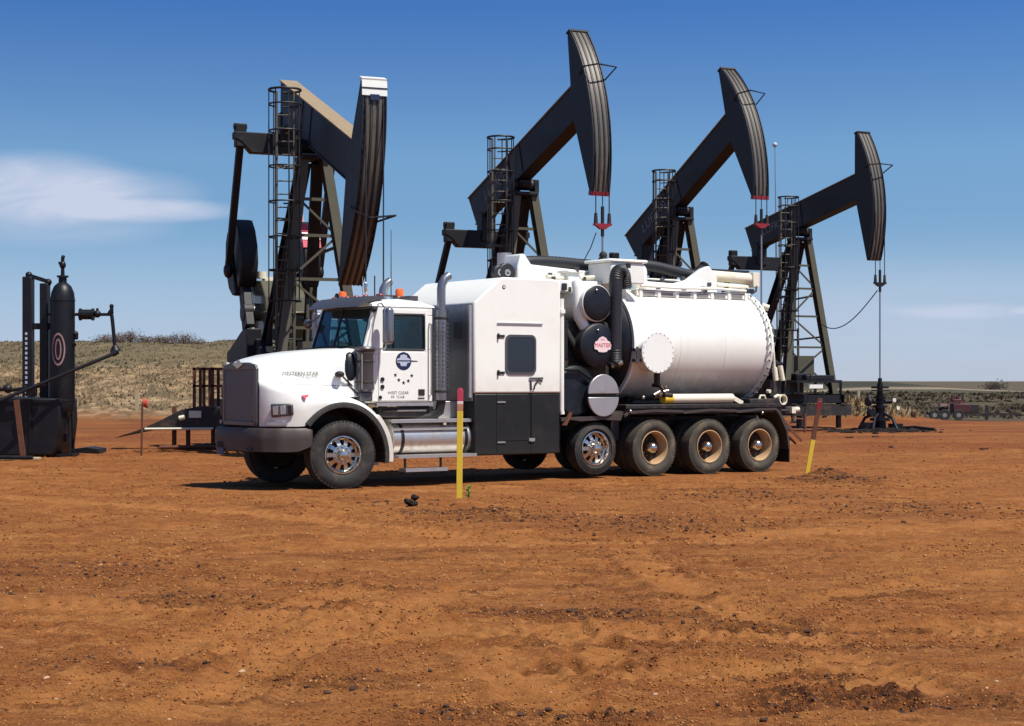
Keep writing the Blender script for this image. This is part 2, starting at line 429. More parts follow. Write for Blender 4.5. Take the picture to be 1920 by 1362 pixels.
CLODS = [ # rough churned patches (centre pixel, half widths in metres, strength)
    (860, 962, 0.95, 0.75, 1.0), (1010, 975, 1.5, 0.9, 0.45), (1560, 902, 1.0, 1.2, 0.9), (1585, 1315, 0.62, 0.42, 1.3), (1120, 1155, 0.9, 0.4, 0.9),
    (700, 945, .5, .5, .15), (150, 1075, 1.9, 1.3, 0.35), (520, 1140, 0.8, 0.35, 0.6), (1440, 1178, 0.7, 0.35, 0.7), (1020, 1150, 0.7, 0.5, 0.7),
    (600, 1265, 0.6, 0.3, 0.6), (1170, 1345, 0.35, 0.25, 1.2), (1700, 960, 1.5, 2.0, 0.35), (1250, 985, 1.8, 1.6, 0.4), (330, 1120, .7, .4, .6),
    (1500, 1262, .5, .25, .9), (900, 1330, .6, .3, .6), (250, 1240, .8, .4, .4), (1400, 930, 2.0, 1.2, .3), (1840, 1310, .5, .4, .7)]
MOUNDS = [(862, 950, 0.50, 0.38, 0.10), (1550, 896, 0.45, 0.5, 0.20), (1600, 1345, 0.6, 0.5, 0.05), (130, 1075, 1.6, 0.9, 0.05), (560, 1150, 0.9, 0.3, 0.045),
          (1450, 1300, 1.2, 0.25, 0.03), (1170, 1352, 0.3, 0.2, 0.05), (1250, 1190, 1.6, 0.18, 0.025), (500, 1245, 1.0, .2, .03)]
def track_list():
    L = []
    for (xa, ya, xb, yb, bend, w, amp) in [(1190, 1250, 1030, 1170, 0.1, 0.22, 0.014), (60, 1330, 760, 1090, 0.5, 0.24, 0.011), (330, 1350, 900, 1095, 0.5, 0.24, 0.011), (1180, 1020, 1850, 1330, -0.6, 0.24, 0.010), (1330, 1110, 1420, 1175, 0.15, 0.24, 0.008), (1660, 1350, 1560, 1260, 0.0, 0.25, .010),
                                       (-200, 1130, 900, 1180, 0.8, 0.28, 0.010), (700, 1190, 2000, 1165, -0.5, 0.28, 0.012), (850, 1260, 1700, 1265, 0.3, 0.26, 0.012),
                                       (-100, 930, 900, 1010, 1.0, 0.3, 0.010), (600, 1020, 1900, 985, -1.0, 0.3, 0.010), (1500, 1130, 1950, 1075, .2, .26, .009),
                                       (900, 1215, 1060, 1340, .1, .25, .010), (380, 1225, 800, 1185, .1, .25, .012), (1240, 1070, 1300, 1150, .1, .22, .007)]:
        a = GP(xa, ya); b = GP(xb, yb)
        L.append((a.x, a.y, b.x, b.y, bend, w, amp))
    return L
def height(x, y):
    near = 1-sstep(40, 75, y)
    h = near*(fbm(x*0.35, y*0.35, 3, 1)*0.06)
    near2 = 1-sstep(30, 75, y)
    h = h + near2*(fbm(x*1.6+3, y*1.6, 4, 21, 0.55)*0.024 + fbm(x*15, y*15, 2, 141, 0.6)*0.012 + fbm(x*6, y*6, 4, 41, 0.66)*0.022*(0.35+1.1*sstep(-.15, .25, fbm(x*.8, y*.8, 2, 88))))
    # ridged drag marks left by a grader blade and wheels
    q = fbm(x*0.5+y*0.15, y*2.6+x*0.2, 3, 61)
    h = h + near2*0.032*(np.abs(q)*-2+0.3)
    patch = np.zeros_like(x)
    for (px, py, rx, ry, s) in CLODS:
        c = GP(px, py)
        d = ((x-c.x)/rx)**2+((y-c.y)/ry)**2 + 0.8*vnoise(x*3, y*3, 77)
        k = np.clip(1-d, 0, 1)**0.7*s
        patch = np.maximum(patch, k)
    for (la, lb, lc, wob, st_) in LINES:   # crumbs of darker soil turned up along the grader blade's edge
        yy = la + lb*x + wob*(fbm(x*0.5+la, x*0+la, 3, 7) )
        d = (y-yy)/(0.035+0.006*la); brk = sstep(-.12, .12, fbm(x*1.3+la*3, y*0.4, 3, int(la*10)))*sstep(lc, lc+.8, x)*(1-sstep(lc+wob*9, lc+wob*9+1.2, x))
        patch = np.maximum(patch, np.exp(-d*d)*brk*st_)
    cl = np.maximum(fbm(x*14, y*14, 3, 91, 0.65), -0.15)
    h = h + patch*(cl*0.062 + fbm(x*3, y*3, 2, 95)*0.02)
    for (px, py, rx, ry, hh) in MOUNDS:
        c = GP(px, py); d = ((x-c.x)/rx)**2+((y-c.y)/ry)**2
        h = h + hh*np.exp(-d*1.3)
    # plough-like furrows in the patch at the lower right
    c = GP(1585, 1315); d = ((x-c.x)/0.6)**2+((y-c.y)/0.42)**2
    h = h + np.clip(1.1-d, 0, 1)*0.022*np.sin((y-0.25*x)*48+2*vnoise(x*4, y*4, 5))
    trk = np.zeros_like(x)
    for (xa, ya, xb, yb, bend, w, amp) in TRK:
        L = math.hypot(xb-xa, yb-ya); ux, uy = (xb-xa)/L, (yb-ya)/L
        s = (x-xa)*ux+(y-ya)*uy; t = -(x-xa)*uy+(y-ya)*ux - bend*4*(s/L)*(1-s/L)*0.5
        k = np.where((s > 0) & (s < L), 1.0, 0.0)*sstep(0, .2, s)*sstep(0, .2, L-s)
        prof = np.exp(-(t/w)**4)
        rim = np.exp(-((np.abs(t)-w*1.15)/(0.05))**2)
        tread = np.sin(s*38+np.abs(t)*24)*0.5+0.5
        trk = np.maximum(trk, k*prof*(0.55+0.45*tread)*min(1, amp/.011))
        h = h + k*near2*2.6*(-amp*prof + rim*amp*0.9 + prof*tread*amp*0.9)
    # packed and level where the truck stands
    tx = (x+2.667)*math.cos(R(35))+(y-26.4)*math.sin(R(35)); ty = -(x+2.667)*math.sin(R(35))+(y-26.4)*math.cos(R(35))
    fl = sstep(-2.2, -0.9, tx)*(1-sstep(9.8, 11, tx))*sstep(-.9, -.15, ty)*(1-sstep(2.5, 3.5, ty))
    h = h*(1-.93*fl)
    # far country: grassy bank on the left, slightly lower plain on the right
    wx = 1-sstep(-14, 6, x + (y-85)*0.02)
    b = 2.25*sstep(70, 85, y+2.0*vnoise(x*0.12, y*0.05, 6)) + 2.35*sstep(86, 135, y)
    b = b + sstep(74, 90, y)*(fbm(x*0.16, y*0.13, 4, 13)*0.8)
    h = h + wx*b + wx*sstep(72, 80, y)*(1-sstep(92, 110, y))*(-np.abs(fbm(x*0.45+y*.2, y*0.10, 3, 113)))*0.9
    rx = 1-wx
    h = h + rx*(sstep(70, 80, y)*(fbm(x*0.12, y*0.12, 3, 31)*0.35)) 
    h = h + rx*0.85*np.exp(-(((x-14.3)/2.3)**2+((y-71)/3.2)**2))
    h = h + rx*np.exp(-(((x-60)/13)**2+((y-300)/50)**2))*1.7 + rx*sstep(300, 900, y)*(-1.2+fbm(x*0.004, y*0.004, 3, 15)*3)
    return h, patch-trk*(patch < .3)
TRK = track_list()
_r = random.Random(77)
LINES = [(7.9+i*0.52+_r.uniform(-.2, .2)+0.02*i*i, _r.uniform(-.05, .05), _r.uniform(-3.8-.2*i, 1.5+.1*i), _r.uniform(.25, .7), _r.uniform(.4, .85)) for i in range(24)]
def axis_far(a, b, r):
    out = [a]
    while out[-1] < b: out.append(out[-1]*r + 0.02)
    return out
ys = [5.2]
while ys[-1] < 60: ys.append(ys[-1]+0.0031*ys[-1])
while ys[-1] < 6000: ys.append(ys[-1]+ (0.008 if ys[-1] < 160 else 0.05)*ys[-1])
ys = [-200.0, -50.0, -10.0, 0.0, 3.0, 4.5] + ys
xs = list(np.arange(0, 3.6, 0.023))
while xs[-1] < 45: xs.append(xs[-1]*1.0095+0.002)
while xs[-1] < 6000: xs.append(xs[-1]*1.12)
xs = np.array([-v for v in xs[:0:-1]] + xs); ys = np.array(ys)
GX, GY = np.meshgrid(xs, ys)
GH, GPATCH = height(GX, GY)
def ground_z(x, y):
    i = min(max(int(np.searchsorted(xs, x))-1, 0), len(xs)-2); j = min(max(int(np.searchsorted(ys, y))-1, 0), len(ys)-2)
    u = (x-xs[i])/(xs[i+1]-xs[i]); v = (y-ys[j])/(ys[j+1]-ys[j])
    return float((GH[j, i]*(1-u)+GH[j, i+1]*u)*(1-v)+(GH[j+1, i]*(1-u)+GH[j+1, i+1]*u)*v)

def make_ground():
    ny, nx = GX.shape
    co = np.stack([GX, GY, GH], -1).reshape(-1, 3).astype(np.float32)
    idx = np.arange(ny*nx).reshape(ny, nx)
    q = np.stack([idx[:-1, :-1], idx[:-1, 1:], idx[1:, 1:], idx[1:, :-1]], -1).reshape(-1, 4).astype(np.int32)
    me = bpy.data.meshes.new('ground')
    me.vertices.add(len(co)); me.vertices.foreach_set('co', co.ravel())
    me.loops.add(q.size); me.loops.foreach_set('vertex_index', q.ravel())
    me.polygons.add(len(q)); me.polygons.foreach_set('loop_start', np.arange(0, q.size, 4, dtype=np.int32)); me.polygons.foreach_set('loop_total', np.full(len(q), 4, dtype=np.int32))
    me.polygons.foreach_set('use_smooth', np.ones(len(q), dtype=bool))
    at = me.attributes.new('churned', 'FLOAT', 'POINT'); at.data.foreach_set('value', GPATCH.ravel().astype(np.float32))
    me.update()
    o = bpy.data.objects.new('ground', me); COL.objects.link(o)
    o['kind'] = 'structure'
    m = bpy.data.materials.new('red_dirt_and_prairie'); m.use_nodes = True
    t = NT(m.node_tree); b = t.n['Principled BSDF']
    geo = t.node('ShaderNodeNewGeometry'); pos = geo.outputs['Position']
    sp = t.node('ShaderNodeSeparateXYZ'); t.l.new(pos, sp.inputs[0]); X, Y, Z = sp.outputs
    att = t.node('ShaderNodeAttribute'); att.attribute_name = 'churned'; ch = att.outputs['Fac']
    A = (0.300, 0.110, 0.0270); B = (0.240, 0.078, 0.0190); C = (0.355, 0.144, 0.0380); DK = (0.145, 0.044, 0.0120); VD = (0.075, 0.025, 0.009); LT = (0.415, 0.188, 0.062)
    big = t.noise(t.mapping(pos, scale=(0.35, 0.9, 1)), 1.0, 5.0, 0.6, 0.5)
    mid = t.noise(t.mapping(pos, scale=(1.2, 2.8, 1)), 1.0, 6.0, 0.65, 0.6)
    fine = t.noise(pos, 9.0, 6.0, 0.7)
    grain = t.noise(pos, 70.0, 4.0, 0.7)
    med = t.noise(t.mapping(pos, rot=(0, 0, -0.1), scale=(2.6, 6.5, 1)), 1.0, 7.0, 0.72, 0.8)
    st1 = t.noise(t.mapping(pos, rot=(0, 0, 0.12), scale=(0.9, 6.0, 1)), 1.0, 7.0, 0.72, 0.7)
    fl_ = t.noise(t.mapping(pos, scale=(9, 15, 1)), 1.0, 6.0, 0.75)
    c = t.mix(t.ramp(big, 0.38, 0.62), A, B)
    c = t.mix(t.ramp(mid, 0.48, 0.66, 0, 0.85), c, C)
    pt = t.noise(t.mapping(pos, loc=(3.3, 1.7, 0), scale=(0.55, 1.5, 1)), 1.0, 7.0, 0.68, 0.9)
    c = t.mix(t.ramp(pt, 0.54, 0.66, 0, 0.6), c, (0.125, 0.040, 0.012))
    c = t.mix(t.ramp(mid, 0.32, 0.46, 0.75, 0), c, DK)
    c = t.mix(t.ramp(med, 0.54, 0.66, 0, 0.70), c, DK)
    c = t.mix(t.ramp(med, 0.34, 0.46, 0.55, 0), c, LT)
    c = t.mix(t.ramp(st1, 0.53, 0.64, 0, 0.65), c, DK)
    c = t.mix(t.ramp(st1, 0.34, 0.45, 0.5, 0), c, LT)
    c = t.mix(t.ramp(fl_, 0.56, 0.66, 0, 0.65), c, VD)
    c = t.mix(t.ramp(fl_, 0.34, 0.44, 0.6, 0), c, LT)
    c = t.mix(t.ramp(fine, 0.5, 0.66, 0.0, 0.4), c, DK)
    c = t.mix(t.ramp(grain, 0.50, 0.66, 0.0, 0.55), c, (0.42, 0.200, 0.072))
    gr2 = t.noise(t.mapping(pos, scale=(42, 60, 1)), 1.0, 4.0, 0.75)
    c = t.mix(t.ramp(gr2, 0.52, 0.64, 0.0, 0.75), c, VD)
    gr3 = t.noise(t.mapping(pos, loc=(5, 0, 0), scale=(20, 34, 1)), 1.0, 5.0, 0.75)
    c = t.mix(t.ramp(gr3, 0.55, 0.64, 0.0, 0.6), c, DK)
    c = t.mix(t.math('MULTIPLY', t.ramp(t.noise(pos, 16.0, 7.0, 0.78), 0.42, 0.54), t.math('MULTIPLY', ch, 1.0, clamp=True), clamp=True), c, (0.065, 0.023, 0.009))
    c = t.mix(t.math('MULTIPLY', ch, -0.75, clamp=True), c, (0.375, 0.155, 0.046))
    # damp rust-red ground further off
    c = t.mix(t.math('MULTIPLY', t.ramp(Y, 26, 48, 0, 0.75), t.ramp(t.noise(t.mapping(pos, scale=(0.12, 0.2, 1)), 1.0, 5.0, 0.6), 0.38, 0.6)), c, (0.1620, 0.0451, 0.0156))
    c = t.mix(t.math('MULTIPLY', t.ramp(Y, 40, 60, 0, 0.6), t.ramp(t.noise(t.mapping(pos, scale=(0.3, 0.7, 1)), 1.0, 5.0, 0.6), 0.45, 0.65)), c, (0.1020, 0.0451, 0.0175))
    # prairie beyond the pad
    gn = t.noise(t.mapping(pos, scale=(0.5, 0.35, 0.9)), 1.0, 6.0, 0.65, 0.8)
    gn2 = t.noise(t.mapping(pos, scale=(1.6, 1.2, 2.0)), 1.0, 6.0, 0.7)
    gr_tan = t.mix(t.ramp(gn2, 0.40, 0.60), (0.335, 0.230, 0.128), (0.125, 0.085, 0.048))
    gr_tan = t.mix(t.ramp(gn, 0.50, 0.60, 0, .8), gr_tan, (0.10, 0.078, 0.045))
    gsk = t.noise(t.mapping(pos, rot=(0, 0.5, 0.6), scale=(1.1, 0.25, 0.6)), 1.0, 6.0, 0.7, 0.6)
    gr_tan = t.mix(t.ramp(gsk, 0.52, 0.62, 0, .75), gr_tan, (0.11, 0.08, 0.045))
    gr_green = t.mix(t.ramp(gn2, 0.35, 0.65), (0.170, 0.130, 0.072), (0.092, 0.074, 0.042))
    bank = t.mix(t.ramp(t.math('ADD', Z, t.math('MULTIPLY', gn, 1.2)), 2.7, 3.7), gr_tan, gr_green)
    plain = t.mix(t.ramp(t.math('ADD', Y, t.math('MULTIPLY', gn, 60)), 150, 260), t.mix(t.ramp(gn, .35, .65), (0.095, 0.068, 0.042), (0.062, 0.056, 0.033)), t.mix(t.ramp(gn, .3, .7), (0.080, 0.072, 0.044), (0.055, 0.052, 0.032)))
    road = t.math('MULTIPLY', t.ramp(t.math('ADD', Y, t.math('MULTIPLY', X, -0.15)), 232, 238), t.ramp(t.math('ADD', Y, t.math('MULTIPLY', X, -0.15)), 256, 248))
    plain = t.mix(road, plain, (0.23, 0.18, 0.125))
    plain = t.mix(t.math('MULTIPLY', t.ramp(Y, 262, 280), t.ramp(X, 60, 110, 0, .7)), plain, (0.105, 0.080, 0.055))
    moundm = t.math('MULTIPLY', t.ramp(t.math('ADD', Z, t.math('MULTIPLY', gn2, .5)), 0.45, 0.75), t.ramp(Y, 110, 90))
    plain = t.mix(moundm, plain, (0.24, 0.165, 0.08))
    plain = t.mix(t.math('MULTIPLY', t.ramp(Y, 240, 260), t.ramp(Z, 0.5, 0.9)), plain, (0.045, 0.043, 0.03))
    side = t.ramp(X, -10, 4)
    pr = t.mix(side, bank, plain)
    edge = t.ramp(t.math('ADD', Y, t.math('ADD', t.math('MULTIPLY', gn, 7), t.math('MULTIPLY', side, 1.0))), 73.5, 78)
    edge = t.math('MAXIMUM', edge, t.math('MULTIPLY', moundm, t.ramp(Y, 62, 66)))
    c = t.mix(edge, c, pr)
    t.l.new(c, b.inputs['Base Color'])
    b.inputs['Roughness'].default_value = 0.95; b.inputs['Specular IOR Level'].default_value = 0.15
    b1 = t.node('ShaderNodeBump'); b1.inputs['Strength'].default_value = 0.9; b1.inputs['Distance'].default_value = 0.05
    t.l.new(t.noise(t.mapping(pos, scale=(1.0, 1.6, 1)), 6.0, 8.0, 0.68, 0.4), b1.inputs['Height'])
    b2 = t.node('ShaderNodeBump'); b2.inputs['Strength'].default_value = 0.8; b2.inputs['Distance'].default_value = 0.022
    t.l.new(t.noise(pos, 32.0, 6.0, 0.75), b2.inputs['Height']); t.l.new(b1.outputs[0], b2.inputs['Normal'])
    t.l.new(b2.outputs[0], b.inputs['Normal'])
    me.materials.append(m)
    return o
make_ground()

# prairie grass on the bank and the verge: uncountable
def make_grass(name, regions, mats, seed):
    r = np.random.default_rng(seed)
    V = []; F = []
    for (x0, x1, y0, y1, n, h0, h1, cond) in regions:
        x = r.uniform(x0, x1, n); y = r.uniform(y0, y1, n)
        k = cond(x, y); x = x[k]; y = y[k]
        z, _ = height(x, y)
        m = len(x); a = r.uniform(0, PI, m); h = r.uniform(h0, h1, m)*(0.6+1.2*(vnoise(x*0.25, y*0.25, 8)+0.5)); w = 0.04+h*(0.9 if 'scrub' in name else 0.35)
        lx = r.normal(0.22, 0.2, m)*h; ly = r.normal(0, .2, m)*h
        ca, sa = np.cos(a)*w, np.sin(a)*w
        V.append(np.stack([np.stack([x-ca, y-sa, z-0.03], -1), np.stack([x+ca, y+sa, z-0.03], -1), np.stack([x+lx, y+ly, z+h], -1)], 1).reshape(-1, 3))
    V = np.concatenate(V).astype(np.float32); n = len(V)//3
    me = bpy.data.meshes.new(name)
    me.vertices.add(len(V)); me.vertices.foreach_set('co', V.ravel())
    me.loops.add(n*3); me.loops.foreach_set('vertex_index', np.arange(n*3, dtype=np.int32))
    me.polygons.add(n); me.polygons.foreach_set('loop_start', np.arange(0, n*3, 3, dtype=np.int32)); me.polygons.foreach_set('loop_total', np.full(n, 3, dtype=np.int32))
    me.update(); me.materials.append(mats)
    o = bpy.data.objects.new(name, me); COL.objects.link(o); o['kind'] = 'stuff'
    return o
def grass_mat(name, c1, c2, c3, s=0.25):
    m = bpy.data.materials.new(name); m.use_nodes = True; t = NT(m.node_tree); b = t.n['Principled BSDF']
    geo = t.node('ShaderNodeNewGeometry'); pos = geo.outputs['Position']
    a = t.noise(t.mapping(pos, scale=(s, s*0.8, s*2)), 1.0, 5.0, 0.65, 0.6)
    rn = t.node('ShaderNodeTexWhiteNoise'); rn.noise_dimensions = '3D'; t.l.new(t.mapping(pos, scale=(3, 3, 0.2)), rn.inputs[0])
    c = t.mix(t.ramp(a, 0.44, 0.56), c1, c2); c = t.mix(t.ramp(t.noise(pos, 1.3, 3.0), 0.5, 0.7, 0, 0.7), c, c3)
    t.l.new(c, b.inputs['Base Color']); b.inputs['Roughness'].default_value = 0.8; b.inputs['Specular IOR Level'].default_value = 0.2
    return m
gt = grass_mat('dry_grass', (0.37, 0.265, 0.148), (0.16, 0.115, 0.064), (0.10, 0.095, 0.045), 0.35)
gg = grass_mat('green_brown_grass', (0.195, 0.150, 0.084), (0.118, 0.098, 0.055), (0.24, 0.19, 0.11), 0.12)
gs = grass_mat('dark_scrub', (0.085, 0.062, 0.036), (0.13, 0.095, 0.055), (0.045, 0.042, 0.024), 0.2)
tag(make_grass('dry_grass', [(-32, 8, 72, 92, 20000, .04, .13, lambda x, y: (x < 4) & (y > 74+3*vnoise(x*.2, y*.2, 3)))], gt, 3), 'dry tan grass covering the slope of the left bank', 'grass')
tag(make_grass('green_grass', [(-48, 8, 90, 140, 16000, .05, .14, lambda x, y: x < 6)], gg, 4), 'greener grass on the upper part of the left bank', 'grass')
tag(make_grass('dark_scrub', [(6, 48, 78, 130, 15000, .03, .16, lambda x, y: (vnoise(x*.18, y*.1, 5) > -.25)), (10, 75, 130, 215, 7000, .05, .25, lambda x, y: x > 4)], gs, 5),
    'dark low scrub on the plain behind the wellheads', 'scrub')
tag(make_grass('mound_grass', [(11.5, 17.5, 67.5, 75.5, 1500, .08, .2, lambda x, y: np.exp(-(((x-14.3)/2.3)**2+((y-71)/3.2)**2)) > .25)], gt, 6),
    'sparse dry grass on the low brown mound right of the truck', 'grass')

def dirt_mat(name, c1, c2, c3):
    m = bpy.data.materials.new(name); m.use_nodes = True; t = NT(m.node_tree); b = t.n['Principled BSDF']
    geo = t.node('ShaderNodeNewGeometry'); pos = geo.outputs['Position']
    c = t.mix(t.ramp(t.noise(pos, 9.0, 4.0, 0.7), 0.38, 0.62), c1, c2); c = t.mix(t.ramp(t.noise(pos, 31.0, 3.0, 0.7), 0.52, 0.66), c, c3)
    t.l.new(c, b.inputs['Base Color']); b.inputs['Roughness'].default_value = 0.95; b.inputs['Specular IOR Level'].default_value = 0.15
    return m
def grid_height(x, y):
    i = np.clip(np.searchsorted(xs, x)-1, 0, len(xs)-2); j = np.clip(np.searchsorted(ys, y)-1, 0, len(ys)-2)
    u = (x-xs[i])/(xs[i+1]-xs[i]); v = (y-ys[j])/(ys[j+1]-ys[j])
    f = lambda G: (G[j, i]*(1-u)+G[j, i+1]*u)*(1-v)+(G[j+1, i]*(1-u)+G[j+1, i+1]*u)*v
    return f(GH), f(GPATCH)
def make_grit(name, label, n, material, seed, smax, cluster):
    """loose crumbs of dirt: small irregular eight-faced lumps lying on the surface"""
    r = np.random.default_rng(seed)
    d = EYE*FPX/r.uniform(95, 700, n); x = r.uniform(-0.34, 0.34, n)*d
    z, pt = grid_height(x, d)
    dens = sstep(-0.22, 0.22, fbm(x*0.9, d*0.7, 3, 300+seed)+0.25*fbm(x*4, d*3, 2, 310)) + 1.2*np.clip(pt, 0, 1)
    k = r.random(n) < dens*cluster
    tx = (x+2.667)*math.cos(R(35))+(d-26.4)*math.sin(R(35)); ty = -(x+2.667)*math.sin(R(35))+(d-26.4)*math.cos(R(35))
    k &= ~((tx > -1.2) & (tx < 9.7) & (ty > -.1) & (ty < 2.6))
    x, d, z = x[k], d[k], z[k]; m = len(x)
    s = np.minimum(0.0022+d*0.0011*r.random(m)**2.2, smax)
    base = np.array([[1, 0, 0], [0, 1, 0], [-1, 0, 0], [0, -1, 0], [0, 0, 1], [0, 0, -1]], float)
    a = r.uniform(0, PI, m); ca, sa = np.cos(a), np.sin(a)
    P = base[None]*r.uniform(.6, 1.3, (m, 6, 1))*s[:, None, None]
    X_ = P[..., 0]*ca[:, None]-P[..., 1]*sa[:, None]+x[:, None]; Y_ = P[..., 0]*sa[:, None]+P[..., 1]*ca[:, None]+d[:, None]
    Z_ = P[..., 2]*0.8+z[:, None]+s[:, None]*0.2
    V = np.stack([X_, Y_, Z_], -1).reshape(-1, 3).astype(np.float32)
    F0 = np.array([[0, 1, 4], [1, 2, 4], [2, 3, 4], [3, 0, 4], [1, 0, 5], [2, 1, 5], [3, 2, 5], [0, 3, 5]])
    F = (F0[None]+np.arange(m)[:, None, None]*6).reshape(-1, 3).astype(np.int32); nf = len(F)
    me = bpy.data.meshes.new(name); me.vertices.add(len(V)); me.vertices.foreach_set('co', V.ravel())
    me.loops.add(nf*3); me.loops.foreach_set('vertex_index', F.ravel())
    me.polygons.add(nf); me.polygons.foreach_set('loop_start', np.arange(0, nf*3, 3, dtype=np.int32)); me.polygons.foreach_set('loop_total', np.full(nf, 3, dtype=np.int32))
    me.update(); me.materials.append(material)
    o = bpy.data.objects.new(name, me); COL.objects.link(o); tag(o, label, 'soil', kind='stuff')
make_grit('soil_grit', 'brown dirt crumbs covering the whole pad', 115000, dirt_mat('grit_brown', (0.275, 0.100, 0.028), (0.175, 0.058, 0.018), (0.105, 0.035, 0.012)), 1, 0.030, 0.55)
make_grit('dust_grit', 'paler dry dirt crumbs covering the pad', 38000, dirt_mat('grit_pale', (0.40, 0.18, 0.060), (0.32, 0.125, 0.036), (0.44, 0.22, 0.085)), 2, 0.022, 0.5)

def make_pebbles():
    r = np.random.default_rng(9); mb = MB(); md = MB()
    for i in range(520):
        d = 7.5*(24/7.5)**r.random(); x = r.uniform(-0.32, 0.32)*d*1.1
        s = (0.003+0.007*r.random()**2)*(1+d*0.03)*(2.0 if r.random() < 0.05 else 1)
        t = mb if r.random() < 0.8 else md
        t.ball((x, d, ground_z(x, d)+s*0.05), s, (1, r.uniform(.7, 1.3), r.uniform(.45, .7)), 6, 4, .25)
    return mb, md
pb, pd_ = make_pebbles()
o = pb.build('pebbles', M['pebble']); tag(o, 'small pale pebbles scattered over the red dirt', 'pebbles', kind='stuff')
md = pd_
r2 = np.random.default_rng(19)
for (px, py, rx, ry, s) in CLODS:
    c = GP(px, py)
    for k in range(int(170*s*rx*ry/0.4)+10):
        x = c.x+r2.normal()*rx*0.5; y = c.y+r2.normal()*ry*0.5; q = (.004+.018*r2.random()**4)*(0.7+c.y*0.02)
        md.ball((x, y, ground_z(x, y)+q*0.3), q, (r2.uniform(.8, 1.5), r2.uniform(.8, 1.3), r2.uniform(.45, .8)), 6, 4, .35)
tag(md.build('soil_crumbs', M['clod']), 'dark crumbs of damp soil in the churned patches', 'soil', kind='stuff')

# ------------------------------------------------------------------ vacuum truck (local axes: x = rearward, y = away from the camera side, z = up)
TH = R(35.0)
truck = thing('vacuum_truck', 'long white vacuum tank truck with black-skirted sleeper box, parked before the pumpjacks', 'truck', (-2.667, 26.4, 0.0), TH)
CT = 1.2   # centre line
def mir(y): return 2*CT-y
T = truck

# --- chassis
mb = MB()
for y in (0.78, 1.56):
    mb.box(-0.95, 9.55, y, y+0.08, 0.78, 1.04)
for x in (-0.7, 0.9, 2.4, 4.0, 5.6, 6.9, 8.2, 9.4):
    mb.box(x, x+0.10, 0.86, 1.56, 0.82, 1.0)
mb.build('chassis_frame', M['dark'], T)
mb = MB()
mb.box(-0.85, 0.62, 0.72, 1.68, 0.62, 1.62); mb.box(0.62, 2.3, 0.86, 1.54, 0.55, 1.15)
mb.cyl((2.3, 1.2, 0.7), (5.0, 1.2, 0.62), 0.06); mb.cyl((5.2, 1.2, 0.6), (8.9, 1.2, 0.6), 0.06)
mb.build('engine_block', M['dark'], T)
AX = [(0.05, 0.535), (5.08, 0.49), (6.36, 0.505), (7.66, 0.5), (8.9, 0.5)]
mb = MB()
for i, (ax, rz) in enumerate(AX):
    mb.cyl((ax, 0.2, rz), (ax, 2.2, rz), 0.07 if i < 2 else 0.10)
    if i > 1: mb.ball((ax, CT, rz), 0.24, (1, 1, 1))
    for y in (0.72, 1.68):
        mb.box(ax-0.55, ax+0.55, y-0.04, y+0.04, rz+0.08, rz+0.13)
mb.build('axles', M['dark'], T)

# --- wheels
def tyre_prof(Ro, w, tread=True):
    """section from the outer bead round the tread to the inner bead; offset 0 is the outer sidewall plane"""
    rb = 0.30
    p = [(rb, 0.035), (rb+0.02, 0.012), (rb+0.07, -0.002), (Ro-0.11, -0.012), (Ro-0.06, 0.002), (Ro-0.022, 0.020)]
    n = 5; g = 0.012
    x = 0.028
    step = (w-0.056)/n
    for i in range(n):
        p += [(Ro-0.006+0.006*math.sin(PI*(i+.5)/n), x), (Ro-0.006+0.006*math.sin(PI*(i+.5)/n), x+step-g)]
        if i < n-1: p += [(Ro-0.022, x+step-g+0.001), (Ro-0.022, x+step-0.001)]
        x += step
    p += [(Ro-0.022, w-0.020), (Ro-0.06, w-0.002), (Ro-0.11, w+0.012), (rb+0.07, w), (rb, w-0.035)]
    return p
def lug_tread(mb, Ro, w, n=52):
    for i in range(n):
        a = 2*PI*i/n
        for y0, y1, off in ((0.012, 0.075, 0.0), (w-0.075, w-0.012, 0.5)):
            b = a+off*2*PI/n; ca, sa = math.cos(b), math.sin(b)
            c0 = Vector((ca*(Ro-0.012), y0, sa*(Ro-0.012))); c1 = Vector((ca*(Ro-0.012), y1, sa*(Ro-0.012)))
            mb.bar(c0, c1, 0.034, 0.014, up=(ca, 0, sa))
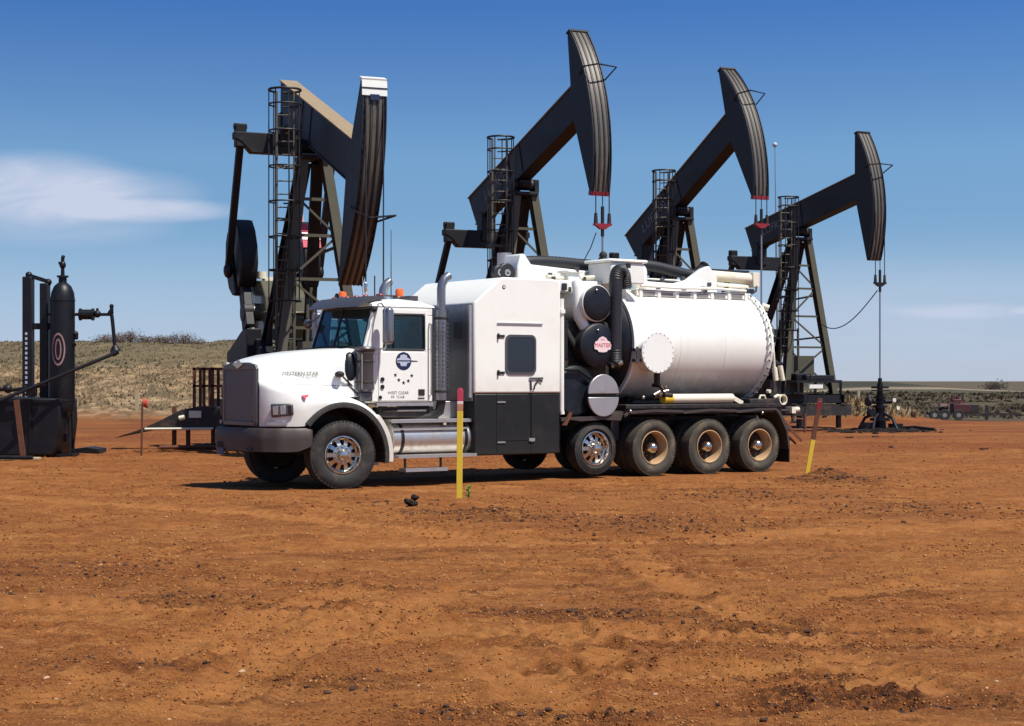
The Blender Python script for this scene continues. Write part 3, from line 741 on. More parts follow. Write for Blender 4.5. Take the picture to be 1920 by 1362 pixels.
def alu_wheel(root, side, face_mat='alu'):
    """convex steer-type wheel with ten hand holes; side -1 faces the near side"""
    s = 1 if side < 0 else -1
    rim = MB()
    rim.lathe([(0.298, 0.030*s), (0.300, 0.012*s), (0.286, 0.010*s), (0.272, 0.030*s), (0.262, 0.085*s), (0.235, 0.10*s)], (0, 0, 0), 'y', 40)
    rim.lathe([(0.155, 0.055*s), (0.10, 0.045*s), (0.001, 0.045*s)], (0, 0, 0), 'y', 40)
    for i in range(10):
        a = 2*PI*i/10
        for (r0, r1, o0, o1) in ((0.15, 0.245, 0.055, 0.095),):
            ca, sa = math.cos(a), math.sin(a)
            p0 = Vector((ca*r0, o0*s, sa*r0)); p1 = Vector((ca*r1, o1*s, sa*r1))
            rim.bar(p0, p1, 0.055, 0.02, up=(0, 1, 0), w1=0.075)
    rim.build('rim', M['chrome'], root, smooth=30)
    bk = MB(); bk.lathe([(0.285, 0.33*s), (0.02, 0.32*s)], (0, 0, 0), 'y', 24); bk.lathe([(0.25, 0.13*s), (0.02, 0.12*s)], (0, 0, 0), 'y', 32)
    bk.build('brake_drum', M['rimdark'], root)
    hub = MB(); hub.lathe([(0.092, 0.045*s), (0.088, -0.015*s), (0.07, -0.05*s), (0.035, -0.062*s), (0.001, -0.064*s)], (0, 0, 0), 'y', 24)
    for i in range(10):
        a = 2*PI*(i+.5)/10; hub.cyl((math.cos(a)*0.125, 0.055*s, math.sin(a)*0.125), (math.cos(a)*0.125, 0.0, math.sin(a)*0.125), 0.017, 0.013, 8)
    hub.build('hub', M['chrome'], root)
def dish_wheel(root, side):
    s = 1 if side < 0 else -1
    rim = MB()
    rim.lathe([(0.298, 0.030*s), (0.303, 0.012*s), (0.288, 0.008*s), (0.274, 0.03*s), (0.267, 0.10*s), (0.258, 0.19*s), (0.252, 0.235*s)], (0, 0, 0), 'y', 40)
    rim.build('rim', M['dish'], root, smooth=40)
    d = MB(); d.lathe([(0.253, 0.235*s), (0.215, 0.20*s), (0.14, 0.21*s), (0.02, 0.22*s)], (0, 0, 0), 'y', 40)
    d.build('wheel_disc', M['rimdark'], root)
    for_h = MB()
    for i in range(10):
        a = 2*PI*i/10; for_h.cyl((math.cos(a)*0.15, 0.205*s, math.sin(a)*0.15), (math.cos(a)*0.15, 0.155*s, math.sin(a)*0.15), 0.016, 0.013, 8)
    for_h.build('lug_nuts', M['rust'], root)
    hub = MB(); hub.lathe([(0.098, 0.21*s), (0.096, 0.10*s), (0.086, 0.04*s), (0.06, 0.005*s), (0.03, -0.006*s), (0.001, -0.008*s)], (0, 0, 0), 'y', 24)
    hub.build('hub', M['chrome'], root)
def wheel(ax, rz, y_out, side, Ro, w, kind, turn=0.0, mat_='rubber'):
    root = piece('wheel', T, (ax, y_out, rz)); root.rotation_euler = (0, 0, turn)
    s = 1 if side < 0 else -1
    t = MB(); t.lathe([(r, h*s) for r, h in tyre_prof(Ro, w)], (0, 0, 0), 'y', 56)
    k = len(t.v); lug_tread(t, Ro, w)
    if s < 0: t.v[k:] = [(x, -y, z) for x, y, z in t.v[k:]]
    t.build('tyre', M[mat_], root, smooth=40)
    if kind == 'alu': alu_wheel(root, side)
    else: dish_wheel(root, side)
TURN = R(-11)
wheel(0.05, 0.535, 0.02, -1, 0.54, 0.37, 'alu', TURN)
wheel(0.05, 0.535, 2.38, 1, 0.54, 0.37, 'alu', TURN)
wheel(5.08, 0.52, 0.06, -1, 0.455, 0.29, 'alu'); wheel(5.08, 0.52, 2.34, 1, 0.455, 0.29, 'alu')
for ax, rz in AX[2:]:
    for y, sd in ((0.0, -1), (2.4, 1)):
        wheel(ax, rz, y, sd, 0.505, 0.28, 'dish', 0, 'rubber_dusty')
        s = 1 if sd < 0 else -1
        t = MB(); t.lathe([(r, h*s) for r, h in tyre_prof(0.505, 0.28)], (ax, y+s*0.33, rz), 'y', 40); t.build('inner_tyre', M['rubber_dusty'], T, smooth=40)

# --- bumper
def bump_xy(u):
    """plan outline of the bumper: u from 0 (far end) to 1 (near end)"""
    pts = [(-0.42, 2.40), (-0.70, 2.36), (-0.98, 2.22), (-1.17, 1.98), (-1.22, 1.70), (-1.23, 1.2), (-1.22, 0.70), (-1.17, 0.42), (-0.98, 0.18), (-0.70, 0.05), (-0.50, 0.02)]
    k = u*(len(pts)-1); i = min(int(k), len(pts)-2); f = k-i
    a, b = pts[i], pts[i+1]; return a[0]*(1-f)+b[0]*f, a[1]*(1-f)+b[1]*f
secs = []
for i in range(41):
    u = i/40; x, y = bump_xy(u)
    nx, ny = x+0.3, (y-CT)*0.7; L = math.hypot(nx, ny); nx /= L; ny /= L
    e = abs(u-0.5)*2; zb = 0.60+ (0.10*max(0, (e-0.72)/0.28)**1.5); zt = 0.965-0.02*max(0, (e-0.9)/0.1)
    prof = [(0.0, zb+0.02), (0.03, zb), (0.03, zb+0.05), (0.035, (zb+zt)/2), (0.03, zt-0.04), (0.0, zt), (-0.06, zt)]
    secs.append([(x+nx*(o), y+ny*(o), z) for o, z in prof])
bo = MB().loft(secs).build('bumper', M['bumper'], T)
sm = bo.modifiers.new('solid', 'SOLIDIFY'); sm.thickness = 0.02; sm.offset = -1
mb = MB(); mb.bar((-0.98, 0.165, 0.80), (-0.80, 0.085, 0.80), 0.03, 0.09); mb.build('fog_lamp', M['rimdark'], bo)
mb = MB(); mb.bar((-0.98, 2.235, 0.80), (-0.80, 2.315, 0.80), 0.03, 0.09); mb.build('fog_lamp', M['rimdark'], bo)
mb = MB(); mb.box(-1.275, -1.262, 1.55, 1.80, 0.52, 0.63); mb.build('licence_plate', M['plate'], T)
mb = MB(); mb.box(-1.262, -1.25, 1.62, 1.80, 0.63, 0.73); mb.box(-1.27, -1.2, 0.62, 0.74, 0.62, 0.66); mb.build('tow_pocket', M['rimdark'], T)

# --- hood
def lerp(tab, x):
    for i in range(len(tab)-1):
        if x <= tab[i+1][0]:
            f = (x-tab[i][0])/(tab[i+1][0]-tab[i][0]); f = max(0, min(1, f)); return tab[i][1]*(1-f)+tab[i+1][1]*f
    return tab[-1][1]
HW = [(-1.12, .56), (-0.9, .62), (-0.4, .72), (0.1, .80), (0.7, .90)]
HT = [(-1.12, 1.965), (-1.0, 2.03), (-0.7, 2.10), (-0.2, 2.165), (0.4, 2.21), (0.7, 2.225)]
secs = []
N = 26
for i in range(N+1):
    x = -1.12+1.82*i/N; w = lerp(HW, x); zt = lerp(HT, x)
    half = [(0, zt+0.02), (0.5*w, zt+0.012), (0.78*w, zt-0.015), (0.90*w, zt-0.06), (0.965*w, zt-0.15), (0.99*w, zt-0.28), (w+0.005, 1.62), (w+0.012, 1.35 if x < -.78 else 1.52), (w+0.012, 1.0 if x < -.78 else 1.44)]
    sec = [(x, CT-a, z) for a, z in half[::-1]] + [(x, CT+a, z) for a, z in half[1:]]
    secs.append(sec)
secs.insert(0, [(-1.135, CT+(y-CT)*0.97, z-0.02*(z > 1.7)) for (_, y, z) in secs[0]])
hood = MB().loft(secs, cap=True).build('hood', M['white'], T, smooth=50)
# fenders: blend out of the hood side, over the wheel arch
def fender(side):
    secs = []; AR = 0.815; ac = (0.05, 0.505)
    xs_ = [-1.13, -1.10, -1.05, -0.98, -0.90, -0.80, -0.70, -0.60, -0.5, -0.4, -0.3, -0.2, -0.1, 0.0, 0.1, 0.2, 0.3, 0.4, 0.5, 0.58, 0.66, 0.72, 0.77, 0.81, 0.845]
    TF = [(-1.13, .56), (-1.10, .46), (-1.05, .37), (-0.98, .28), (-0.90, .205), (-0.80, .14), (-0.70, .09), (-0.60, .055), (-0.5, .035), (-0.3, .02), (0.2, .015), (0.9, .02)]
    ZF = [(-1.13, 1.66), (-0.9, 1.60), (-0.6, 1.545), (-0.3, 1.485), (0.0, 1.44), (0.1, 1.43)]
    for x in xs_:
        w = lerp(HW, x); tf = lerp(TF, x)
        zf = lerp(ZF, x) if x <= 0.1 else ac[1]+math.sqrt(max(0, 0.93**2-(x-ac[0])**2))*1.0
        if x > 0.1: zf = max(zf, 0.75)
        d = AR**2-(x-ac[0])**2
        zb = ac[1]+math.sqrt(d) if d > 0 else 0.5
        zb = max(zb, 0.99 if x < 0 else 0.66)
        wi = CT-w
        top = zf+0.30*(1-sstep_(0.0, 0.5, x)) + 0.04
        inner = wi if x < 0.3 else wi*(1-sstep_(0.3, 0.6, x))+0.42*sstep_(0.3, 0.6, x)
        k = max(0.0, min(1.0, (inner-tf)/0.3))
        sec = [(x, inner+0.03, top), (x, inner-0.02*k, zf+(top-zf)*0.45), (x, inner-0.07*k-(inner-tf)*0.10, zf+(top-zf)*0.18), (x, tf+(inner-tf)*0.55, zf+0.025),
               (x, tf+(inner-tf)*0.25, zf+0.0), (x, tf+(inner-tf)*0.08+0.004, zf-0.045), (x, tf, zf-0.10), (x, tf, max(zb+0.02, (zf-0.10)*0.5+zb*0.5)), (x, tf+0.005, zb), (x, tf+0.02, zb+0.01), (x, tf+0.03, zb+0.012)]
        # keep order sane where the fender gets thin
        zs = [p[2] for p in sec]
        for j in range(1, 9): zs[j] = max(min(zs[j], zs[j-1]), zb)
        sec = [(p[0], p[1], z) if j < 9 else p for j, (p, z) in enumerate(zip(sec, zs))]
        if side > 0: sec = [(a, mir(b), c) for a, b, c in sec]
        secs.append(sec)
    # rear closing band hangs down behind the wheel
    return MB().loft(secs)
def sstep_(a, b, x):
    t = max(0, min(1, (x-a)/(b-a))); return t*t*(3-2*t)
fn = fender(-1).build('fender', M['white'], T, smooth=60)
ff = fender(1).build('fender', M['white'], T, smooth=60)
for side, fo in ((-1, fn), (1, ff)):
    Y = (lambda y: y) if side < 0 else mir
    tr = []; 
    for i in range(33):
        a = R(198)-R(228)*i/32 if False else R(-8)+R(184)*i/32
        ca, sa = math.cos(a), math.sin(a); cx, cz = 0.05, 0.505
        if ca*0.815+cx < -0.60: break
        sec = []
        for (r, y) in ((0.835, 0.012), (0.815, 0.0), (0.755, 0.0), (0.745, 0.02), (0.745, 0.42), (0.80, 0.42)):
            sec.append((cx+ca*r, Y(y), cz+sa*r*1.03))
        tr.append(sec)
    MB().loft(tr, close=True, cap=True).build('fender_trim', M['rubber'], fo)
    rb = MB()
    secs2 = []
    for i in range(12):
        a = R(-6)+R(50)*i/11; ca, sa = math.cos(a), math.sin(a)
        secs2.append([(0.05+ca*0.825, Y(0.016), 0.505+sa*0.85), (0.05+ca*0.91, Y(0.016), 0.505+sa*0.93), (0.05+ca*0.93, Y(0.10), 0.505+sa*0.945), (0.05+ca*0.93, Y(0.45), 0.505+sa*0.945), (0.05+ca*0.825, Y(0.45), 0.505+sa*0.85)])
    ln = MB(); ls = []
    for i in range(25):
        a = R(-5)+R(176)*i/24; ca, sa = math.cos(a), math.sin(a)
        ls.append([(0.05+ca*0.745, Y(yy), 0.505+sa*0.765) for yy in (0.03, 0.35, 0.75)])
    ln.loft(ls).build('wheel_well_liner', M['dark'], fo)
    rb.loft(secs2, close=True, cap=True).build('fender_tail', M['white'], fo)
# headlights + bumper-side reflector strips
for side in (-1, 1):
    Y = (lambda y: y) if side < 0 else mir
    mb = MB()
    p0 = Vector((-1.06, Y(0.315), 1.235)); p1 = Vector((-0.78, Y(0.105), 1.255))
    mb.bar(p0, p1, 0.05, 0.215, w1=0.05, h1=0.185)
    h = mb.build('headlight', M['grille'], T, bevel=0.025)
    d = (p1-p0).normalized(); nrm_ = Vector((-d.y, d.x, 0)) if side > 0 else Vector((d.y, -d.x, 0))
    if side < 0 and nrm_.y > 0: nrm_ = -nrm_
    if side > 0 and nrm_.y < 0: nrm_ = -nrm_
    for f, w_, mt in ((0.22, 0.085, 'chrome'), (0.55, 0.085, 'alu'), (0.86, 0.05, 'rimdark')):
        c = p0+(p1-p0)*f+nrm_*0.026; mb = MB(); mb.bar(c-d*w_/2, c+d*w_/2, 0.012, 0.135, up=(0, 0, 1)); mb.build('lamp_lens' if mt != 'rimdark' else 'turn_signal', M[mt], h, bevel=0.006)
    mb = MB(); mb.bar((-1.10, Y(0.375), 1.035), (-0.86, Y(0.155), 1.035), 0.022, 0.055); mb.build('marker_strip', M['alu'], T)
# --- grille
mb = MB(); x0, x1 = -1.175, -1.12
mb.box(x0, x1, CT-.60, CT-.52, 0.985, 1.90); mb.box(x0, x1, CT+.52, CT+.60, 0.985, 1.90)
mb.prism([(CT-.60, 1.865), (CT+.60, 1.865), (CT+.56, 1.945), (CT+.3, 1.985), (CT-.3, 1.985), (CT-.56, 1.945)], 'x', x0, x1); mb.box(x0, x1, CT-.60, CT+.60, 0.985, 1.07)
gf = mb.build('grille', M['grille'], T, bevel=0.015)
mb = MB(); mb.box(-1.15, -1.135, CT-.54, CT+.54, 1.05, 1.88)
for i in range(27):
    z = 1.085+0.029*i; mb.box(-1.158, -1.15, CT-.52, CT+.52, z, z+0.012)
for i in range(35):
    y = CT-.51+0.03*i; mb.box(-1.163, -1.158, y, y+0.008, 1.07, 1.865)
mb.build('grille_screen', M['mesh'], gf)
mb = MB(); mb.prism([(CT-.11, 1.93), (CT, 1.89), (CT+.11, 1.93), (CT+.20, 1.965), (CT+.08, 1.975), (CT, 2.03), (CT-.08, 1.975), (CT-.20, 1.965)], 'x', -1.195, -1.175)
mb.build('grille_emblem', M['chrome'], gf)
# --- decals on hood and doors
def bvh_of(obs):
    V = []; F = []
    for o in obs:
        k = len(V); V += [v.co.copy() for v in o.data.vertices]; F += [tuple(i+k for i in p.vertices) for p in o.data.polygons]
    return BVHTree.FromPolygons(V, F)
BV = bvh_of([hood, fn])
def decal(name, polys, cx, cz, mat_, parent, bvh=BV, yflat=None, sx=1.0):
    vs, fs = polys; out = []
    for v in vs:
        x, z = cx+v[0]*sx, cz+v[1]
        y = yflat
        if bvh is not None:
            hit = bvh.ray_cast(Vector((x, -1.5, z)), Vector((0, 1, 0)))
            y = (hit[0].y if hit[0] is not None else 0.4)-0.022
        out.append((x, y, z))
    return MB().add(out, fs).build(name, mat_, parent, smooth=0)
def disc_poly(r, n=20, rin=0.0):
    if rin == 0: return [(math.cos(2*PI*i/n)*r, math.sin(2*PI*i/n)*r, 0) for i in range(n)], [tuple(range(n))]
    vs = [(math.cos(2*PI*i/n)*q, math.sin(2*PI*i/n)*q, 0) for q in (rin, r) for i in range(n)]
    return vs, [(i, (i+1) % n, (i+1) % n+n, i+n) for i in range(n)]
decal('hood_lettering', text_polys('WESTERN STAR', 0.085), -0.47, 1.805, M['ink'], hood)
decal('hood_number', text_polys('4900SA', 0.075), -0.44, 1.72, M['paleblue'], hood)
decal('hood_emblem', ([(-.055, .075, 0), (.02, .08, 0), (.06, .05, 0), (.06, -.02, 0), (.02, -.03, 0), (-.005, -.085, 0), (-.03, -.07, 0), (-.055, -.03, 0)], [tuple(range(8))]), -0.60, 1.49, M['badgered'], hood)
mb = MB()
for i in range(24):
    x = -0.98+1.60*i/23; x2 = -0.98+1.60*(i+.9)/23
    P_ = []
    for xx, zz in ((x, 1.655-.10*(x+.98)*.35), (x2, 1.655-.10*(x2+.98)*.35)):
        hit = BV.ray_cast(Vector((xx, -1.5, zz)), Vector((0, 1, 0))); y_ = (hit[0].y if hit[0] is not None else .4)
        P_ += [(xx, y_-.003, zz), (xx, y_-.003, zz+.009)]
    k = len(mb.v); mb.v += P_; mb.f.append((k, k+2, k+3, k+1))
mb.build('panel_gap', M['slot'], hood, smooth=0)
# --- air cleaners
for side in (-1, 1):
    Y = (lambda y: y) if side < 0 else mir
    ac = MB(); cx, cy = 0.60, 0.30
    ac.lathe([(0.001, 1.53), (0.12, 1.53), (0.155, 1.56), (0.160, 2.12), (0.165, 2.13), (0.165, 2.16), (0.15, 2.17)], (cx, Y(cy), 0), 'z', 28)
    a = ac.build('air_cleaner', M['intake'], T)
    ac = MB(); ac.ball((0.40, Y(0.44), 1.86), 0.22, (0.7, 0.5, 1.35), 20, 12); ac.build('intake_bowl', M['drum'], a)
    ac = MB(); ac.cyl((cx-0.115, Y(cy-0.11), 1.57), (cx-0.115, Y(cy-0.11), 2.12), 0.012, n=6); ac.cyl((cx+0.085, Y(cy-0.135), 1.57), (cx+0.085, Y(cy-0.135), 2.12), 0.010, n=6); ac.build('cleaner_highlight', M['alu'], a)  # bright rods added to stand for the highlights down the cleaner
    cp = MB(); cp.lathe([(0.15, 2.17), (0.175, 2.18), (0.185, 2.21), (0.165, 2.235), (0.10, 2.245), (0.001, 2.25)], (cx, Y(cy), 0), 'z', 28); cp.build('cleaner_cap', M['grille'], a)
    el = MB(); el.lathe([(0.155, 1.66), (0.162, 1.665), (0.162, 1.685), (0.155, 1.69)], (cx, Y(cy), 0), 'z', 28); el.lathe([(0.155, 1.98), (0.163, 1.985), (0.163, 2.02), (0.155, 2.03)], (cx, Y(cy), 0), 'z', 28); el.build('clamp', M['dark'], a)
    br = MB(); br.box(cx-0.12, cx+0.10, min(Y(0.22), Y(0.44)), max(Y(0.22), Y(0.44)), 1.37, 1.52); br.tube([(cx-.1, Y(0.36), 1.46), (cx-.26, Y(0.40), 1.62), (cx-.28, Y(0.42), 1.95)], 0.05, 10)
    br.build('cleaner_bracket', M['grille'], a, bevel=0.02)
    hm = MB(); hm.tube([(0.42, Y(0.36), 1.60), (0.28, Y(0.33), 1.70), (0.20, Y(0.33), 1.78)], 0.014, 6)
    hmo = hm.build('hood_mirror', M['dark'], T)
    hm = MB(); hm.ball((0.15, Y(0.32), 1.80), 0.085, (0.9, 0.9, 0.6), 14, 10); hm.build('mirror_head', M['rimdark'], hmo)
# --- cab
cab = MB()
ytop, yb = 0.30, 0.28
def plate_y(mb, poly, y0, y1): return mb.prism(poly, 'y', y0, y1)
for side in (-1, 1):
    a, b = (0.28, 0.33) if side < 0 else (2.07, 2.12)
    # lower door panel, cowl, pillars and header around the window opening
    cab.prism([(0.62, 1.36), (1.86, 1.36), (1.86, 2.20), (0.62, 2.20)], 'y', a, b)
    cab.prism([(0.62, 2.20), (0.93, 2.20), (0.97, 2.76), (1.86, 2.76), (1.86, 2.90), (0.82, 2.90)], 'y', a, b)
    cab.prism([(1.71, 2.20), (1.86, 2.20), (1.86, 2.76), (1.69, 2.76)], 'y', a, b)
cab.box(1.81, 1.86, 0.33, 2.07, 1.36, 2.20); cab.box(1.81, 1.86, 0.33, 0.62, 2.20, 2.90); cab.box(1.81, 1.86, 1.78, 2.07, 2.20, 2.90); cab.box(1.81, 1.86, 0.62, 1.78, 2.72, 2.90)
cab.box(0.62, 1.81, 0.33, 2.07, 1.34, 1.40)   # floor
cab.prism([(0.60, 1.40), (0.66, 1.40), (0.66, 2.24), (0.60, 2.24)], 'y', 0.33, 2.07)
cb = cab.build('cab', M['white'], T, bevel=0.012)
# corner pillars beside the windshield
mb = MB()
for y in (0.345, 2.055):
    mb.bar((0.605, y, 2.22), (0.81, y+(0.02 if y < 1 else -0.02), 2.90), 0.06, 0.05); mb.cut()
mb.build_each('windshield_pillar', M['white'], cb)
# roof with a rounded edge
secs = []
for (x, z, in_) in ((0.72, 2.90, 0.0), (0.74, 2.955, 0.02), (0.90, 3.01, 0.05), (1.3, 3.035, 0.06), (1.75, 3.0, 0.05), (1.89, 2.94, 0.02), (1.90, 2.90, 0.0)):
    secs.append([(x, 0.27+in_*0, 2.895), (x, 0.275+in_, 2.90+(z-2.90)*0.55), (x, 0.45, 2.9+(z-2.9)*0.95), (x, 1.2, z), (x, 1.95, 2.9+(z-2.9)*0.95), (x, 2.125-in_, 2.90+(z-2.90)*0.55), (x, 2.13, 2.895)])
MB().loft(secs, close=True, cap=True).build('roof', M['white'], cb, smooth=50)
# sun visor
mb = MB(); secs = []
for i in range(9):
    u = i/8; y = 0.36+1.68*u; dxv = -0.07*math.sin(PI*u)
    secs.append([(0.98, y, 3.075), (0.76+dxv, y, 3.06), (0.62+dxv, y, 3.00), (0.50+dxv, y, 2.885), (0.52+dxv, y, 2.875), (0.66+dxv, y, 2.95), (0.98, y, 3.02)])
mb.loft(secs, close=True, cap=True).build('sun_visor', M['grille'], cb)
for i, y in enumerate((0.42, 0.9, 1.2, 1.5, 1.95)):
    m_ = MB(); m_.ball((0.96, y, 3.085), 0.04, (1.3, 1.0, .6), 10, 6); m_.build('marker_light', M['redlens'], cb)
# windshield glass in two panes, gasket
mb = MB()
wa, wb_ = Vector((0.60, 0, 2.245)), Vector((0.79, 0, 2.88))
def wpt(u, v):   # v along height, bowed in plan
    y = (0.36+1.68*u)*(1-v)+(0.40+1.60*u)*v; x = wa.x*(1-v)+wb_.x*v-0.07*math.sin(PI*u); return (x, y, wa.z*(1-v)+wb_.z*v)
for u0, u1 in ((0.01, 0.493), (0.507, 0.99)):
    mb.loft([[wpt(u0+(u1-u0)*i/6, 0.04) for i in range(7)], [wpt(u0+(u1-u0)*i/6, 0.96) for i in range(7)]]); mb.cut()
mb.build_each('windshield', M['glass'], cb)
mb = MB()
mb.tube([wpt(i/12, 0.0) for i in range(13)], 0.022, 6); mb.tube([wpt(i/12, 1.0) for i in range(13)], 0.022, 6)
mb.tube([wpt(0, v) for v in (0, .5, 1)], 0.024, 6); mb.tube([wpt(1, v) for v in (0, .5, 1)], 0.024, 6); mb.tube([wpt(.5, v) for v in (0, .5, 1)], 0.020, 6)
mb.build('windshield_gasket', M['black'], cb)
mb = MB()
for u in (0.2, 0.62):
    mb.tube([wpt(u, -0.02), (wpt(u+0.18, 0.3)[0]-0.02,)+wpt(u+0.18, 0.3)[1:], (wpt(u+0.28, 0.5)[0]-0.02,)+wpt(u+0.28, 0.5)[1:]], 0.008, 5); mb.cut()
mb.build_each('wiper', M['rimdark'], cb)
# side windows (near and far doors), rear window
for side in (-1, 1):
    Y = (lambda y: y) if side < 0 else mir
    d = MB(); d.box(0.835, 1.755, min(Y(0.268), Y(0.280)), max(Y(0.268), Y(0.280)), 1.375, 2.16); d.box(1.715, 1.755, min(Y(0.268), Y(0.28)), max(Y(0.268), Y(0.28)), 2.16, 2.85)
    d.box(0.975, 1.715, min(Y(0.268), Y(0.28)), max(Y(0.268), Y(0.28)), 2.785, 2.85)
    do = d.build('door', M['white'], cb, bevel=0.008)
    w_ = MB(); w_.prism([(0.955, 2.215), (1.70, 2.215), (1.70, 2.74), (0.985, 2.74)], 'y', Y(0.300), Y(0.306)); w_.build('door_window', M['glass'], do)
    g = MB(); r_ = 0.018
    g.tube([(0.93, Y(0.285), 2.20), (1.70, Y(0.285), 2.20), (1.715, Y(0.285), 2.25), (1.705, Y(0.285), 2.74), (1.68, Y(0.285), 2.765), (0.98, Y(0.285), 2.765), (0.93, Y(0.285), 2.20)], r_, 6); g.tube([(1.13, Y(.285), 2.20), (1.13, Y(.285), 2.765)], 0.012, 6)
    g.build('window_gasket', M['black'], do)
    g = MB(); g.box(1.58, 1.70, min(Y(0.255), Y(0.268)), max(Y(0.255), Y(0.268)), 1.46, 1.56); g.box(1.57, 1.70, min(Y(0.258), Y(0.268)), max(Y(0.258), Y(0.268)), 1.405, 1.425); g.build('door_handle', M['rimdark'], do, bevel=0.01)
    g = MB(); g.cyl((0.90, Y(0.27), 1.72), (0.90, Y(0.25), 1.72), 0.035, n=12); g.cyl((0.90, Y(0.27), 1.60), (0.90, Y(0.25), 1.60), 0.035, n=12); g.cyl((0.86, Y(0.27), 1.43), (0.86, Y(0.25), 1.43), 0.03, n=12); g.build('door_hinge', M['black'], do)
    g = MB(); g.tube([(1.80, Y(0.275), 1.45), (1.80, Y(0.22), 1.47), (1.80, Y(0.22), 2.62), (1.80, Y(0.275), 2.64)], 0.014, 8); g.build('grab_handle', M['chrome'], cb)
    g = MB(); g.box(0.80, 1.86, min(Y(0.26), Y(0.34)), max(Y(0.26), Y(0.34)), 1.29, 1.345); g.build('sill', M['alu'], cb)
    # west-coast mirror
    g = MB(); g.tube([(0.84, Y(0.30), 2.93), (0.80, Y(0.12), 2.93), (0.80, Y(0.02), 2.86), (0.82, Y(0.02), 2.24), (0.86, Y(0.14), 2.20), (0.88, Y(0.28), 2.22)], 0.013, 8)
    mo = g.build('mirror', M['chrome'], T)
    g = MB(); g.box(0.80, 0.92, min(Y(-0.08), Y(0.12)), max(Y(-0.08), Y(0.12)), 2.28, 2.86); g.build('mirror_head', M['silver'], mo, bevel=0.045, seg=3)
    g = MB(); g.box(0.921, 0.926, min(Y(-0.05), Y(0.09)), max(Y(-0.05), Y(0.09)), 2.33, 2.82); g.build('mirror_glass', M['chrome'], mo)
mb = MB(); mb.box(1.83, 1.836, 0.62, 1.78, 2.20, 2.72); mb.build('rear_window', M['glass'], cb)
# cab interior
mb = MB(); mb.box(0.66, 0.98, 0.35, 2.05, 1.75, 2.13); mb.prism([(0.66, 2.13), (0.98, 2.13), (0.80, 2.22)], 'y', 0.5, 1.1); mb.build('dashboard', M['interior'], cb, bevel=0.03)
for y in (0.72, 1.68):
    s_ = MB(); s_.box(1.25, 1.70, y-.24, y+.24, 1.75, 1.92); s_.bar((1.68, y, 1.85), (1.76, y, 2.50), 0.46, 0.11); s_.bar((1.755, y, 2.50), (1.775, y, 2.68), 0.26, 0.08); s_.build('seat', M['seat'], cb, bevel=0.04)
mb = MB(); mb.lathe([(0.205, -0.012), (0.22, 0), (0.205, 0.012), (0.19, 0), (0.205, -0.012)], (0, 0, 0), 'z', 28); mb.box(-0.2, 0.2, -0.02, 0.02, -0.01, 0.01); mb.box(-0.02, 0.02, -0.2, 0.0, -0.01, 0.01)
mb.xf(Matrix.Translation((1.10, 0.72, 2.19)) @ Matrix.Rotation(R(-55), 4, 'Y')); mb.build('steering_wheel', M['rimdark'], cb)
# decals on the near door
DY = 0.2655
decal('door_emblem', disc_poly(0.148, 28), 1.30, 2.015, M['navy'], cb, None, DY)
decal('emblem_field', ([(-.13, .035, 0), (-.07, .055, 0), (-.06, .095, 0), (0, .11, 0), (.06, .095, 0), (.07, .055, 0), (.13, .035, 0), (.125, -.02, 0), (.07, -.03, 0), (.05, -.08, 0), (-.05, -.08, 0), (-.07, -.03, 0), (-.125, -.02, 0)], [tuple(range(13))]), 1.30, 2.015, M['palegrey'], cb, None, DY-.002)
decal('emblem_band', ([(-.12, -.004, 0), (.27, -.004, 0), (.27, .006, 0), (.13, .014, 0), (-.12, .014, 0)], [tuple(range(5))]), 1.30, 2.015, M['navy'], cb, None, DY-.004)
for q, (ox, oz) in enumerate(((-.155, 0), (-.09, -.08), (0, -.125), (.09, -.095), (.155, -.01))):
    st = [(math.cos(PI/2+PI*i/5)*(0.036 if i % 2 == 0 else 0.017), math.sin(PI/2+PI*i/5)*(0.036 if i % 2 == 0 else 0.017), 0) for i in range(10)]
    decal('door_star', (st, [tuple(range(10))]), 1.30+ox, 1.79+oz, M['ink'], cb, None, DY)
decal('door_lettering', text_polys('WEST CLEAR', 0.068), 1.20, 1.50, M['ink'], cb, None, DY)
decal('door_number', text_polys('MI  72168', 0.062), 1.19, 1.432, M['ink'], cb, None, DY)
# rooftop: two orange beacons on brackets, horn, antenna, work lamp
for (x, y, z) in ((0.93, 1.62, 3.02), (1.62, 0.92, 3.06)):
    b_ = MB(); b_.box(x-0.09, x+0.09, y-0.09, y+0.09, z-0.04, z+0.03); bo_ = b_.build('beacon', M['grille'], T, bevel=0.01)
    b_ = MB(); b_.lathe([(0.072, z+0.03), (0.072, z+0.12), (0.06, z+0.155), (0.03, z+0.17), (0.001, z+0.172)], (x, y, 0), 'z', 20); b_.build('beacon_dome', M['orange'], bo_)
mb = MB(); mb.bar((1.05, 0.70, 3.10), (1.62, 1.00, 3.10), 0.03, 0.03); mb.box(1.56, 1.72, 0.50, 0.80, 3.01, 3.09); mb.build('roof_bracket', M['grille'], T)
mb = MB(); mb.lathe([(0.02, 0.35), (0.03, 0.15), (0.05, 0.04), (0.085, 0.0)], (0, 0, 0), 'x', 16); mb.xf(Matrix.Translation((0.78, 1.55, 3.07))); mb.build('air_horn', M['chrome'], T)
mb = MB(); mb.cyl((1.05, 1.05, 3.0), (1.05, 1.05, 3.28), 0.014, 0.01, 8); mb.ball((1.05, 1.05, 3.23), 0.045, (.7, .7, 2.3)); mb.cyl((1.05, 1.15, 3.0), (1.05, 1.15, 3.42), 0.012, 0.006, 6); mb.build('antenna', M['chrome'], T)
mb = MB(); mb.cyl((1.60, 1.16, 3.0), (1.60, 1.16, 4.22), 0.010, 0.005, 6); mb.build('whip_antenna', M['dark'], T)
